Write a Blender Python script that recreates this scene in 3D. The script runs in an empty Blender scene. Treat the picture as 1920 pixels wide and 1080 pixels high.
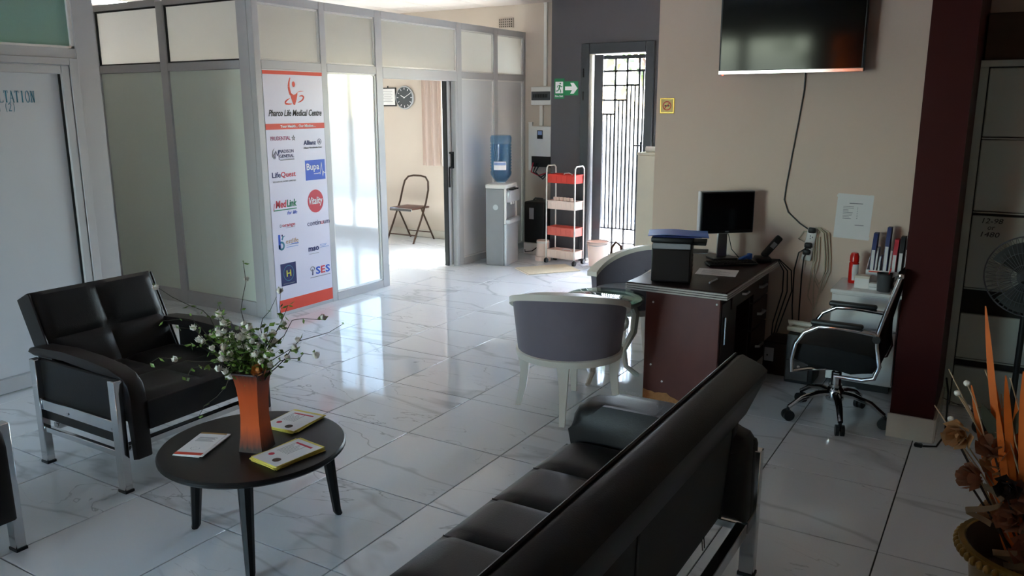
import bpy, bmesh, math, random
from mathutils import Vector, Matrix
random.seed(7)
sc = bpy.context.scene
COL = sc.collection
PI = math.pi
R = math.radians

# ------------------------------------------------------------------ camera, world, sun, daylight, exposure
def camera():
    yaw, pit, rol, F = -0.5458, -0.2188, -0.0018, 1530.66
    f = Vector((math.sin(yaw)*math.cos(pit), math.cos(yaw)*math.cos(pit), math.sin(pit)))
    r0 = Vector((math.cos(yaw), -math.sin(yaw), 0)); u0 = r0.cross(f)
    r = math.cos(rol)*r0 + math.sin(rol)*u0; u = -math.sin(rol)*r0 + math.cos(rol)*u0
    cd = bpy.data.cameras.new('camera'); cd.sensor_width = 36; cd.lens = F/1920*36
    cd.clip_start = 0.05; cd.clip_end = 200
    o = bpy.data.objects.new('camera', cd); COL.objects.link(o)
    m = Matrix((r, u, -f)).transposed().to_4x4(); m.translation = (0, 0, 1.7044)
    o.matrix_world = m
    sc.camera = o
camera()
SUN_EL = R(48)
world = bpy.data.worlds.new('sky'); sc.world = world; world.use_nodes = True
wn = world.node_tree.nodes; wl = world.node_tree.links
sky = wn.new('ShaderNodeTexSky'); sky.sky_type = 'NISHITA'; sky.sun_disc = False
sky.sun_elevation = SUN_EL; sky.sun_rotation = 0.0; sky.air_density = 1.0; sky.dust_density = 1.2
wl.new(sky.outputs[0], wn['Background'].inputs[0]); wn['Background'].inputs[1].default_value = 0.55
sd = bpy.data.lights.new('sun', 'SUN'); sd.energy = 7.0; sd.angle = R(0.6); sd.color = (1, .97, .93)
so = bpy.data.objects.new('sun', sd); COL.objects.link(so)
so.rotation_euler = Vector((0.04, -math.cos(SUN_EL), -math.sin(SUN_EL))).to_track_quat('-Z', 'Y').to_euler()
so.location = (0, 30, 30)
def portal(c, sx, sz, direction):
    ld = bpy.data.lights.new('daylight_portal', 'AREA'); ld.shape = 'RECTANGLE'; ld.size = sx; ld.size_y = sz
    ld.cycles.is_portal = True
    o = bpy.data.objects.new('daylight_portal', ld); COL.objects.link(o); o.location = c
    o.rotation_euler = Vector(direction).to_track_quat('-Z', 'Z').to_euler()
portal((-3.66, 8.46, 1.15), .8, 2.3, (0, -1, 0))
portal((-2.75, 8.46, 1.2), .8, 2.0, (0, -1, 0))
portal((-5.8, 8.9, 1.55), 1.0, 1.2, (0, -1, 0))
portal((-8.1, 8.9, 1.55), 1.0, 1.2, (0, -1, 0))  # daylight through the added, unseen cubicle window
portal((-4.57, -3.15, 1.4), 3.3, 2.2, (0, 1, 0))
sc.view_settings.view_transform = 'Standard'; sc.view_settings.look = 'None'
sc.view_settings.gamma = 1; sc.view_settings.use_curve_mapping = False
sc.view_settings.exposure = 3.4
sc.cycles.use_denoising = True
sc.cycles.max_bounces = 10; sc.cycles.diffuse_bounces = 6; sc.cycles.glossy_bounces = 4
sc.cycles.transmission_bounces = 6; sc.cycles.transparent_max_bounces = 10
sc.cycles.sample_clamp_indirect = 6.0; sc.cycles.caustics_reflective = False; sc.cycles.caustics_refractive = False

# ------------------------------------------------------------------ materials
def lin(c):
    if isinstance(c, str):
        c = c.lstrip('#'); c = [int(c[i:i+2], 16)/255 for i in (0, 2, 4)]
    return tuple(x/12.92 if x <= .04045 else ((x+.055)/1.055)**2.4 for x in c) + (1,)
MATS = {}
def mat(name, col, rough=.5, metal=0., spec=.5, noise=None, bump=None, coat=0., trans=0., ior=1.45, emit=None, sheen=0.):
    m = bpy.data.materials.new(name); m.use_nodes = True; nt = m.node_tree
    b = nt.nodes['Principled BSDF']; c = lin(col)
    b.inputs['Base Color'].default_value = c
    b.inputs['Roughness'].default_value = rough; b.inputs['Metallic'].default_value = metal
    b.inputs['Specular IOR Level'].default_value = spec; b.inputs['Coat Weight'].default_value = coat
    b.inputs['Coat Roughness'].default_value = .05
    b.inputs['Transmission Weight'].default_value = trans; b.inputs['IOR'].default_value = ior
    b.inputs['Sheen Weight'].default_value = sheen
    if emit:
        b.inputs['Emission Color'].default_value = lin(emit[0]); b.inputs['Emission Strength'].default_value = emit[1]
    tc = nt.nodes.new('ShaderNodeTexCoord')
    if noise:
        n = nt.nodes.new('ShaderNodeTexNoise'); n.inputs['Scale'].default_value = noise[0]; n.inputs['Detail'].default_value = 4
        nt.links.new(tc.outputs['Object'], n.inputs['Vector'])
        mx = nt.nodes.new('ShaderNodeMix'); mx.data_type = 'RGBA'
        a = noise[1]
        mx.inputs[6].default_value = tuple(max(0, x*(1-a)) for x in c[:3])+(1,)
        mx.inputs[7].default_value = tuple(min(1, x*(1+a)) for x in c[:3])+(1,)
        nt.links.new(n.outputs['Fac'], mx.inputs[0]); nt.links.new(mx.outputs[2], b.inputs['Base Color'])
    if bump:
        n2 = nt.nodes.new('ShaderNodeTexNoise'); n2.inputs['Scale'].default_value = bump[0]; n2.inputs['Detail'].default_value = 3
        nt.links.new(tc.outputs['Object'], n2.inputs['Vector'])
        bp = nt.nodes.new('ShaderNodeBump'); bp.inputs['Strength'].default_value = bump[1]; bp.inputs['Distance'].default_value = bump[2] if len(bump) > 2 else .002
        nt.links.new(n2.outputs['Fac'], bp.inputs['Height']); nt.links.new(bp.outputs['Normal'], b.inputs['Normal'])
    MATS[name] = m
    return m
def marble():
    m = mat('marble_tile', '#dfe2e4', .06, spec=.55)
    nt = m.node_tree; N = nt.nodes.new; L = nt.links.new; b = nt.nodes['Principled BSDF']
    geo = N('ShaderNodeNewGeometry'); oi = N('ShaderNodeObjectInfo')
    cx = N('ShaderNodeVectorMath'); cx.operation = 'SCALE'; cx.inputs[0].default_value = (37, 61, 19); L(oi.outputs['Random'], cx.inputs['Scale'])
    ad = N('ShaderNodeVectorMath'); ad.operation = 'ADD'; L(geo.outputs['Position'], ad.inputs[0]); L(cx.outputs[0], ad.inputs[1])
    mp = N('ShaderNodeMapping'); mp.inputs['Rotation'].default_value = (0, 0, R(-20)); mp.inputs['Scale'].default_value = (.75, 2.2, 1); L(ad.outputs[0], mp.inputs['Vector'])
    def vein(scale, width, dist):
        n = N('ShaderNodeTexNoise'); n.inputs['Scale'].default_value = scale; n.inputs['Detail'].default_value = 5; n.inputs['Distortion'].default_value = dist
        n.inputs['Roughness'].default_value = .45
        L(mp.outputs[0], n.inputs['Vector'])
        s = N('ShaderNodeMath'); s.operation = 'SUBTRACT'; s.inputs[1].default_value = .5; L(n.outputs['Fac'], s.inputs[0])
        a = N('ShaderNodeMath'); a.operation = 'ABSOLUTE'; L(s.outputs[0], a.inputs[0])
        r = N('ShaderNodeMapRange'); r.inputs['From Min'].default_value = 0; r.inputs['From Max'].default_value = width
        r.inputs['To Min'].default_value = 1; r.inputs['To Max'].default_value = 0; L(a.outputs[0], r.inputs['Value'])
        return r
    v1 = vein(.55, .013, .5); v2 = vein(1.5, .006, 1.0)
    msk = N('ShaderNodeTexNoise'); msk.inputs['Scale'].default_value = 1.3; L(ad.outputs[0], msk.inputs['Vector'])
    mr = N('ShaderNodeMapRange'); mr.inputs['From Min'].default_value = .45; mr.inputs['From Max'].default_value = .62; L(msk.outputs['Fac'], mr.inputs['Value'])
    mu = N('ShaderNodeMath'); mu.operation = 'MULTIPLY'; L(v2.outputs[0], mu.inputs[0]); L(mr.outputs[0], mu.inputs[1])
    mu1 = N('ShaderNodeMath'); mu1.operation = 'MULTIPLY'; mu1.inputs[1].default_value = .55; L(v1.outputs[0], mu1.inputs[0])
    mm = N('ShaderNodeMath'); mm.operation = 'MAXIMUM'; L(mu.outputs[0], mm.inputs[0]); L(mu1.outputs[0], mm.inputs[1])
    mx = N('ShaderNodeMix'); mx.data_type = 'RGBA'; mx.inputs[6].default_value = lin('#dcdfe1'); mx.inputs[7].default_value = lin('#a3a6a8')
    L(mm.outputs[0], mx.inputs[0]); L(mx.outputs[2], b.inputs['Base Color'])
    return m
def frosted(name, col, tint=.75):
    m = bpy.data.materials.new(name); m.use_nodes = True; nt = m.node_tree; nt.nodes.clear()
    N = nt.nodes.new; L = nt.links.new
    out = N('ShaderNodeOutputMaterial'); tr = N('ShaderNodeBsdfTranslucent'); df = N('ShaderNodeBsdfDiffuse'); gl = N('ShaderNodeBsdfGlossy')
    tr.inputs[0].default_value = lin(col); df.inputs[0].default_value = lin(col); gl.inputs['Roughness'].default_value = .12
    m1 = N('ShaderNodeMixShader'); m1.inputs[0].default_value = 1-tint; L(tr.outputs[0], m1.inputs[1]); L(df.outputs[0], m1.inputs[2])
    fr = N('ShaderNodeFresnel'); fr.inputs[0].default_value = 1.45
    m2 = N('ShaderNodeMixShader'); L(fr.outputs[0], m2.inputs[0]); L(m1.outputs[0], m2.inputs[1]); L(gl.outputs[0], m2.inputs[2])
    n = N('ShaderNodeTexNoise'); n.inputs['Scale'].default_value = 160; tc = N('ShaderNodeTexCoord'); L(tc.outputs['Object'], n.inputs['Vector'])
    bp = N('ShaderNodeBump'); bp.inputs['Strength'].default_value = .5; bp.inputs['Distance'].default_value = .002; L(n.outputs['Fac'], bp.inputs['Height'])
    for s in (tr, df, gl): L(bp.outputs[0], s.inputs['Normal'])
    L(m2.outputs[0], out.inputs[0]); MATS[name] = m
def clear_glass(name, tint, alpha=.9):
    m = bpy.data.materials.new(name); m.use_nodes = True; nt = m.node_tree; nt.nodes.clear()
    N = nt.nodes.new; L = nt.links.new
    out = N('ShaderNodeOutputMaterial'); t = N('ShaderNodeBsdfTransparent'); t.inputs[0].default_value = lin(tint)
    g = N('ShaderNodeBsdfGlossy'); g.inputs['Roughness'].default_value = .02
    fr = N('ShaderNodeFresnel'); fr.inputs[0].default_value = 1.5
    ge = N('ShaderNodeNewGeometry'); iv = N('ShaderNodeMath'); iv.operation = 'SUBTRACT'; iv.inputs[0].default_value = 1; L(ge.outputs['Backfacing'], iv.inputs[1])
    mf = N('ShaderNodeMath'); mf.operation = 'MULTIPLY'; L(fr.outputs[0], mf.inputs[0]); L(iv.outputs[0], mf.inputs[1])
    mx = N('ShaderNodeMixShader'); L(mf.outputs[0], mx.inputs[0]); L(t.outputs[0], mx.inputs[1]); L(g.outputs[0], mx.inputs[2])
    L(mx.outputs[0], out.inputs[0]); MATS[name] = m
marble()
frosted('frosted_glass', '#fbf9f4', .92); frosted('green_frosted_glass', '#b5dccc', .45)
clear_glass('clear_glass', '#eef4f2'); clear_glass('green_edge_glass', '#cfe6dc'); clear_glass('bottle_plastic', '#bcdcf4'); clear_glass('water_clear', '#e4eff8'); clear_glass('amber_glass', '#c08032')
mat('grout', '#2b2d2e', .8, noise=(40, .2))
mat('aluminium', '#b9b9ba', .35, metal=.0, noise=(3, .03), spec=.5)
mat('white_panel', '#dedede', .07, coat=1.0, noise=(1.2, .02), bump=(3.0, .06, .01))
mat('side_panel_reflected_green', '#dde6d9', .12, coat=.3, noise=(1.2, .03), bump=(3.0, .05, .01)); mat('door_panel', '#c9ccd0', .25, noise=(2, .03))  # side panel colour carries the green reflected from the trees outside
mat('cream_paint', '#c8baac', .6, noise=(2, .04), bump=(60, .15))
mat('taupe_paint', '#d8c1ae', .55, noise=(1.5, .04), bump=(60, .15))
mat('charcoal_paint', '#4a484c', .5, noise=(2, .05), bump=(50, .15))
mat('maroon_paint', '#3c1312', .5, spec=.12, noise=(2, .08), bump=(50, .15))
mat('ceiling_board', '#dccfc8', .8, noise=(3, .03), bump=(80, .2))
mat('white_gloss', '#e6e4e0', .25, noise=(4, .03))
mat('skirting_tile', '#c9c2b6', .12, noise=(5, .08))
mat('leather', '#100c0d', .42, spec=.35, noise=(8, .2), bump=(220, .35, .0015))
mat('leather_brown', '#1c1413', .42, spec=.35, noise=(8, .2), bump=(220, .35, .0015))
mat('back_cloth', '#26282a', .7, noise=(30, .15), bump=(300, .3, .001))
mat('chrome', '#c9cacb', .12, metal=1.0, noise=(6, .05))
mat('brushed_steel', '#b5b6b8', .3, metal=1.0, noise=(20, .08))
mat('black_wood', '#0d0b0b', .38, spec=.3, noise=(12, .3))
mat('black_plastic', '#121214', .45, noise=(20, .15))
mat('dark_mesh', '#0d0d0f', .85, noise=(90, .3), bump=(400, .5, .001))
mat('grey_plastic', '#8f9194', .4, noise=(10, .05))
mat('silver_plastic', '#b7b8bb', .32, metal=.3, noise=(10, .05))
mat('white_plastic', '#e3e1dc', .35, noise=(10, .03))
mat('cream_plastic', '#dbd0be', .4, noise=(10, .05))
mat('pale_pink_plastic', '#ecd3c6', .4, noise=(8, .04))
mat('red_plastic', '#d8392c', .4, noise=(8, .06))
mat('coral_plastic', '#d9685a', .4, noise=(8, .06))
mat('mahogany', '#5e312a', .4, coat=.0, spec=.35, noise=(9, .2))
mat('dark_mahogany', '#2b1613', .35, spec=.35, noise=(9, .25))
mat('bare_chipboard', '#b07a4c', .8, noise=(60, .3))
mat('edge_strip', '#b9b2aa', .35, noise=(10, .08))
mat('paper', '#e4e2e0', .7, noise=(20, .02))
mat('paper_yellow', '#d9c860', .6, noise=(20, .05))
mat('print_grey', '#7d7d80', .7); mat('print_black', '#1c1b20', .6); mat('print_navy', '#23275e', .6)
mat('print_orange', '#d9452f', .5); mat('print_red', '#c8283c', .5); mat('print_blue', '#1f4fc0', .5)
mat('print_teal', '#3f7f95', .5); mat('print_magenta', '#a52062', .5); mat('print_green', '#1f7a55', .5)
mat('print_white', '#f0eef0', .6); mat('print_gold', '#a9834e', .5); mat('print_lightblue', '#8fa3d0', .5); mat('print_yellow', '#c9c33e', .5)
mat('poster_vinyl', '#d9d6e6', .3, noise=(2, .02))
mat('sign_green', '#0f7d4a', .45, noise=(10, .05))
mat('brass', '#c9a24a', .3, metal=.8, noise=(10, .1)); mat('sign_gold', '#f0cf7a', .4, noise=(10, .05))
mat('tub_fabric', '#6f6873', .75, sheen=.3, noise=(14, .08), bump=(300, .3, .001))
mat('white_wood', '#d9d3c7', .35, noise=(8, .04))
mat('blue_folder', '#3d74d0', .4, noise=(8, .06)); mat('navy_card', '#1c2b66', .5, noise=(8, .1)); mat('black_card', '#101114', .6, noise=(8, .1))
mat('red_gloss', '#d02018', .25, coat=.3, noise=(8, .06)); mat('screen', '#050507', .12, spec=.6, noise=(4, .2))
mat('tv_screen', '#060607', .08, spec=.22, noise=(2, .2))
mat('metal_cabinet', '#b4bbb0', .18, coat=.3, noise=(2, .05), bump=(3, .15, .006))
mat('dark_interior', '#1a1c1a', .6, noise=(6, .2)); mat('cardboard', '#4a3324', .8, noise=(12, .15))
mat('cable_black', '#0c0c0c', .5); mat('cable_cream', '#c9bea6', .5); mat('charcoal_frame', '#33373b', .35, noise=(6, .1))
mat('smoked_panel', '#54575c', .10, spec=.6, noise=(4, .05)); mat('gate_steel', '#4b4d50', .45, noise=(20, .1)); mat('wood_frame', '#9a6a35', .5, noise=(12, .25))
mat('curtain', '#bfa99d', .85, noise=(6, .06)); mat('brown_metal', '#4a382e', .35, metal=.5, noise=(10, .1)); mat('brown_vinyl', '#5c3d33', .45, noise=(10, .1))
mat('clock_face', '#3c4345', .4, noise=(10, .05)); mat('mat_jute', '#cbbfa4', .95, noise=(60, .15), bump=(200, .6, .004))
mat('gold_paint', '#8d7038', .35, metal=.75, noise=(14, .25)); mat('urn_inside', '#3a2617', .8, noise=(10, .2))
mat('dry_rose', '#8f5c40', .8, noise=(20, .25)); mat('dry_rose_light', '#b98a5c', .8, noise=(20, .2)); mat('orange_blade', '#d0671f', .6, noise=(14, .25))
mat('dark_stem', '#2a1d15', .7, noise=(20, .2)); mat('tendril', '#b39a7a', .7, noise=(20, .15)); mat('pale_husk', '#7f6a4e', .8, noise=(16, .2)); mat('olive_leaf', '#39392a', .7, noise=(20, .2))
mat('leaf_green', '#5f7d33', .5, noise=(20, .3)); mat('stem_brown', '#2c2a1c', .7, noise=(20, .3)); mat('petal_white', '#e2ddd2', .6, noise=(30, .1)); mat('rose_orange', '#b9793f', .75, noise=(20, .25))
mat('concrete', '#cdcbc8', .85, noise=(3, .08)); mat('garden_wall', '#d9d2c6', .8, noise=(3, .06)); mat('tree_leaf', '#4a5e24', .6, noise=(2, .5)); mat('bark', '#5f4a38', .9, noise=(8, .3))
mat('lamp_diffuser', '#ffffff', .5, emit=('#f4f6ff', 6.0))
mat('red_led', '#ff2010', .5, emit=('#ff2010', 3.0))
def vase_mat():
    m = mat('lacquered_vase', '#b8592c', .4, spec=.25)
    nt = m.node_tree; N = nt.nodes.new; L = nt.links.new; b = nt.nodes['Principled BSDF']
    tc = N('ShaderNodeTexCoord'); sp = N('ShaderNodeSeparateXYZ'); L(tc.outputs['Object'], sp.inputs[0])
    mp = N('ShaderNodeMapping'); mp.inputs['Scale'].default_value = (30, 30, 2); L(tc.outputs['Object'], mp.inputs[0])
    n = N('ShaderNodeTexNoise'); n.inputs['Scale'].default_value = 3; L(mp.outputs[0], n.inputs['Vector'])
    ma = N('ShaderNodeMath'); ma.operation = 'MULTIPLY_ADD'; ma.inputs[1].default_value = .04; L(n.outputs['Fac'], ma.inputs[0]); L(sp.outputs['Z'], ma.inputs[2])
    r = N('ShaderNodeValToRGB'); L(ma.outputs[0], r.inputs[0]); e = r.color_ramp.elements
    e[0].position = .03; e[0].color = lin('#2a120b'); e[1].position = .34; e[1].color = lin('#2a120b')
    for p, c in ((.07, '#8a3a1c'), (.12, '#c2521c'), (.24, '#b04616'), (.30, '#8a3a1c')):
        k = e.new(p); k.color = lin(c)
    L(r.outputs[0], b.inputs['Base Color'])
vase_mat()

# ------------------------------------------------------------------ mesh helpers
class MB:
    def __init__(s): s.v = []; s.f = []
    def add(s, vs, fs):
        o = len(s.v); s.v += [tuple(p) for p in vs]; s.f += [tuple(i+o for i in f) for f in fs]; return s
    def bx(s, x0, x1, y0, y1, z0, z1):
        x0, x1 = sorted((x0, x1)); y0, y1 = sorted((y0, y1)); z0, z1 = sorted((z0, z1))
        return s.add([(x0,y0,z0),(x1,y0,z0),(x1,y1,z0),(x0,y1,z0),(x0,y0,z1),(x1,y0,z1),(x1,y1,z1),(x0,y1,z1)],
                     [(0,3,2,1),(4,5,6,7),(0,1,5,4),(1,2,6,5),(2,3,7,6),(3,0,4,7)])
    def rb(s, x0, x1, y0, y1, z0, z1, r=.01, seg=2):
        bm = bmesh.new(); bmesh.ops.create_cube(bm, size=1)
        for v in bm.verts: v.co = Vector(((x0+x1)/2+v.co.x*(x1-x0), (y0+y1)/2+v.co.y*(y1-y0), (z0+z1)/2+v.co.z*(z1-z0)))
        bmesh.ops.bevel(bm, geom=bm.edges[:], offset=r, segments=seg, profile=.5, affect='EDGES')
        bm.verts.index_update()
        s.add([v.co[:] for v in bm.verts], [[v.index for v in f.verts] for f in bm.faces]); bm.free(); return s
    def cyl(s, p0, p1, r0, r1=None, n=14):
        return s.tube([p0, p1], [r0, r0 if r1 is None else r1], n)
    def tube(s, pts, r, n=8, flat=None, caps=True):
        pts = [Vector(p) for p in pts]; rs = r if isinstance(r, (list, tuple)) else [r]*len(pts)
        o = len(s.v); up = None
        for i, p in enumerate(pts):
            t = (pts[min(i+1, len(pts)-1)]-pts[max(i-1, 0)]).normalized()
            if up is None:
                up = Vector((0, 0, 1)) if abs(t.z) < .9 else Vector((1, 0, 0))
            a = (up - t*up.dot(t))
            if a.length < 1e-5: a = t.orthogonal()
            a.normalize(); b = t.cross(a); up = a
            for k in range(n):
                g = 2*PI*k/n
                s.v.append(tuple(p + a*(math.cos(g)*rs[i]*(flat or 1)) + b*(math.sin(g)*rs[i])))
        for i in range(len(pts)-1):
            for k in range(n):
                s.f.append((o+i*n+k, o+i*n+(k+1) % n, o+(i+1)*n+(k+1) % n, o+(i+1)*n+k))
        if caps:
            s.f.append(tuple(o+k for k in reversed(range(n)))); s.f.append(tuple(o+(len(pts)-1)*n+k for k in range(n)))
        return s
    def lathe(s, prof, n=24, c=(0, 0, 0), caps=True):
        o = len(s.v)
        for r, z in prof:
            for k in range(n):
                g = 2*PI*k/n; s.v.append((c[0]+r*math.cos(g), c[1]+r*math.sin(g), c[2]+z))
        for i in range(len(prof)-1):
            for k in range(n): s.f.append((o+i*n+k, o+i*n+(k+1) % n, o+(i+1)*n+(k+1) % n, o+(i+1)*n+k))
        if caps:
            s.f.append(tuple(o+k for k in reversed(range(n)))); s.f.append(tuple(o+(len(prof)-1)*n+k for k in range(n)))
        return s
    def prism(s, poly, axis, a, b):
        def P(u, w, t): return {'x': (t, u, w), 'y': (u, t, w), 'z': (u, w, t)}[axis]
        n = len(poly); vs = [P(u, w, a) for u, w in poly]+[P(u, w, b) for u, w in poly]
        return s.add(vs, [tuple(range(n))[::-1], tuple(range(n, 2*n))]+[(i, (i+1) % n, n+(i+1) % n, n+i) for i in range(n)])
    def grid(s, fn, nu, nv, closed=False):
        o = len(s.v); w = nv+1
        for i in range(nu+1):
            for j in range(nv+1): s.v.append(tuple(fn(i/nu, j/nv)))
        for i in range(nu):
            for j in range(nv): s.f.append((o+i*w+j, o+(i+1)*w+j, o+(i+1)*w+j+1, o+i*w+j+1))
        return s
    def ball(s, c, r, n=8, m=6, sz=1.0):
        return s.lathe([(max(r*math.sin(PI*i/m), r*.02), -r*sz*math.cos(PI*i/m)) for i in range(m+1)], n, c)
    def xf(s, M, start=0):
        s.v = s.v[:start]+[tuple(M @ Vector(p)) for p in s.v[start:]]; return s
    def mesh(s, name, material, angle=38, smooth=True):
        me = bpy.data.meshes.new(name); me.from_pydata(s.v, [], s.f); me.update()
        bm = bmesh.new(); bm.from_mesh(me); bmesh.ops.recalc_face_normals(bm, faces=bm.faces[:]); bm.to_mesh(me); bm.free()
        if smooth:
            me.polygons.foreach_set('use_smooth', [True]*len(me.polygons)); me.set_sharp_from_angle(angle=R(angle))
        me.materials.append(MATS[material]); return me
    def build(s, name, material, parent=None, angle=38, smooth=True):
        return link(name, s.mesh(name, material, angle, smooth), parent)
def link(name, me, parent=None):
    o = bpy.data.objects.new(name, me); COL.objects.link(o)
    if parent is not None: o.parent = parent
    return o
def thing(name, label, cat, loc=(0, 0, 0), rz=0, group=None):
    o = bpy.data.objects.new(name, None); COL.objects.link(o); o.location = loc; o.rotation_euler = (0, 0, rz)
    o.empty_display_size = .1
    return tag(o, label, cat, group)
def tag(o, label, cat, group=None):
    o['label'] = label; o['category'] = cat
    if group: o['group'] = group
    return o
def struct(name, label=None):
    o = bpy.data.objects.new(name, None); COL.objects.link(o); o['kind'] = 'structure'; o.empty_display_size = .1
    if label: o['label'] = label
    return o
def smesh(name, mb, material, label=None, parent=None):
    o = mb.build(name, material, parent)
    if parent is None:
        o['kind'] = 'structure'
    if label: o['label'] = label
    return o
def copy_tree(o, parent=None):
    c = o.copy(); COL.objects.link(c); c.parent = parent
    for ch in list(o.children): copy_tree(ch, c)
    return c
def text(name, s, size, material, parent, origin, face, width=None, shear=0., bold=0., align='LEFT', depth=.0006, lab=None):
    cu = bpy.data.curves.new(name, 'FONT'); cu.body = s; cu.size = size; cu.shear = shear; cu.offset = bold; cu.align_x = align; cu.extrude = depth; cu.resolution_u = 2
    t = bpy.data.objects.new(name, cu); COL.objects.link(t)
    dg = bpy.context.evaluated_depsgraph_get(); me = bpy.data.meshes.new_from_object(t.evaluated_get(dg))
    bpy.data.objects.remove(t); bpy.data.curves.remove(cu)
    w = max(v.co.x for v in me.vertices)-min(v.co.x for v in me.vertices)
    k = (width/w) if width else 1
    x0 = min(v.co.x for v in me.vertices) if align == 'LEFT' else 0
    ax = {'+x': (Vector((0, 1, 0)), Vector((0, 0, 1)), Vector((1, 0, 0))), '-y': (Vector((1, 0, 0)), Vector((0, 0, 1)), Vector((0, -1, 0))),
          '+z': (Vector((1, 0, 0)), Vector((0, 1, 0)), Vector((0, 0, 1)))}[face] if isinstance(face, str) else face
    for v in me.vertices:
        c = v.co.copy(); v.co = Vector(origin)+ax[0]*((c.x-x0)*k)+ax[1]*c.y+ax[2]*(c.z+depth)
    me.materials.clear(); me.materials.append(MATS[material])
    return link(name, me, parent)

# ------------------------------------------------------------------ the room
CEIL = 2.87
floor = smesh('floor', MB().bx(-9.1, 2.3, -3.1, 8.9, -.15, -.006), 'grout', 'white marble-look polished floor tiles with dark thin joints')
TX0, TY0, TSX, TSY = -2.6058, 2.0166, .5808, .6
def tile_mb(x0, x1, y0, y1):
    g = .0026
    return MB().rb(x0+g, x1-g, y0+g, y1-g, -.012, 0, .0012, 1)
tile_me = tile_mb(-TSX/2, TSX/2, -TSY/2, TSY/2).mesh('floor_tile', 'marble_tile')
rest = MB()
for i in range(-9, 12):
    for j in range(-9, 12):
        cx, cy = TX0+(j+.5)*TSX, TY0+(i+.5)*TSY
        if cx < -9.2 or cx > 2.2 or cy < -3 or cy > 8.8: continue
        x0, x1 = max(cx-TSX/2, -9.1), min(cx+TSX/2, 2.2); y0, y1 = max(cy-TSY/2, -3.0), min(cy+TSY/2, 8.65)
        full = x1-x0 > TSX-.01 and y1-y0 > TSY-.01
        seen = -7.4 < cx < .95 and cy > .9 and not (cx > -1.9 and cy > 5.7)
        if seen and full:
            t = link('floor_tile', tile_me, floor); t.location = (cx, cy, 0)
        elif seen:
            tile_mb(x0, x1, y0, y1).build('floor_tile', 'marble_tile', floor)
        elif y1-y0 > .02 and x1-x0 > .02:
            g = .0026; rest.bx(x0+g, x1-g, y0+g, y1-g, -.012, 0)
o = rest.build('floor_tile_field', 'marble_tile', floor); o['kind'] = 'stuff'

# ceiling of lay-in boards
ceil = smesh('ceiling', MB().bx(-9.1, 2.3, -3.1, 8.9, CEIL+.012, CEIL+.15), 'ceiling_board', 'white suspended ceiling of square lay-in boards')
rest = MB()
for i in range(-9, 9):
    for j in range(-9, 14):
        cx, cy = -6.13+(j+.5)*.6, 7.58+(i+.5)*.57
        x0, x1, y0, y1 = max(cx-.3, -9.0), min(cx+.3, 2.2), max(cy-.285, -3), min(cy+.285, 8.65)
        if x1-x0 < .03 or y1-y0 < .03: continue
        b = MB().rb(x0+.004, x1-.004, y0+.004, y1-.004, CEIL, CEIL+.013, .003, 1)
        if -8.2 < cx < -4 and cy > 4.4: b.build('ceiling_board', 'ceiling_board', ceil)
        else: rest.add(b.v, b.f)
o = rest.build('ceiling_board_field', 'ceiling_board', ceil); o['kind'] = 'stuff'

# walls
def wall_with_holes(name, axis, p0, p1, a0, a1, z0, z1, holes, material, label):
    """wall slab, thickness p0..p1 on the given axis, running a0..a1, with rectangular openings (h0,h1,z0,z1)"""
    mb = MB()
    def blk(u0, u1, w0, w1):
        if u1-u0 < 1e-4 or w1-w0 < 1e-4: return
        if axis == 'y': mb.bx(u0, u1, p0, p1, w0, w1)
        else: mb.bx(p0, p1, u0, u1, w0, w1)
    cur = a0
    for h0, h1, hz0, hz1 in sorted(holes):
        blk(cur, h0, z0, z1); blk(h0, h1, z0, hz0); blk(h0, h1, hz1, z1); cur = h1
    blk(cur, a1, z0, z1)
    return smesh(name, mb, material, label)
HB = [(-6.3, -5.3, .95, 2.15), (-8.6, -7.6, .95, 2.15)]  # second opening is unseen, added to light the transoms from behind
wall_with_holes('wall_back', 'y', 8.65, 8.85, -9.1, -4.3, 0, CEIL+.1, HB, 'cream_paint', 'cream painted back wall with vent grille and clock')
wall_with_holes('wall_exit', 'y', 8.2, 8.3, -4.465, -2.1, 0, CEIL+.1, [(-4.085, -3.25, 0, 2.36), (-3.15, -2.2, .1, 2.25)], 'charcoal_paint', 'charcoal wall around the barred exit door')
smesh('wall_return', MB().bx(-4.465, -4.3, 8.3, 8.7, 0, CEIL+.1), 'charcoal_paint', 'short charcoal return beside the electrical boxes')
smesh('wall_television', MB().bx(-2.18, 2.3, 5.55, 8.2, 0, CEIL+.1), 'taupe_paint', 'taupe wall behind the television and the desk')
smesh('wall_wing', MB().bx(-.405, -.2, 4.5, 5.55, 0, CEIL+.1), 'maroon_paint', 'dark maroon wing wall beside the office chair')
smesh('wall_right', MB().bx(2.2, 2.4, -3.1, 5.6, 0, CEIL+.1), 'taupe_paint')
smesh('wall_left', MB().bx(-9.3, -9.0, -3.1, 8.85, 0, CEIL+.1), 'cream_paint')
FW = [(-6.2+i*1.13, -6.2+i*1.13+1.05, .3, 2.4) for i in range(3)]+[(-2.62, -2.15, .3, 2.4)]
wall_with_holes('wall_front', 'y', -3.2, -3.0, -9.1, 2.4, 0, CEIL+.1, FW, 'cream_paint', 'front wall with tall windows behind the viewer')
for k, (a, b, z0, z1) in enumerate(FW):
    w = struct('window_%d' % (k+1))
    mb = MB()
    for q in ((a, a+.05, z0, z1), (b-.05, b, z0, z1), (a, b, z0, z0+.05), (a, b, z1-.05, z1), (a, b, 1.5, 1.55)): mb.bx(q[0], q[1], -3.14, -3.08, q[2], q[3])
    mb.build('window_frame', 'aluminium', w); MB().bx(a+.05, b-.05, -3.112, -3.108, z0+.05, z1-.05).build('pane', 'clear_glass' if k < 3 else 'amber_glass', w)
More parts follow.
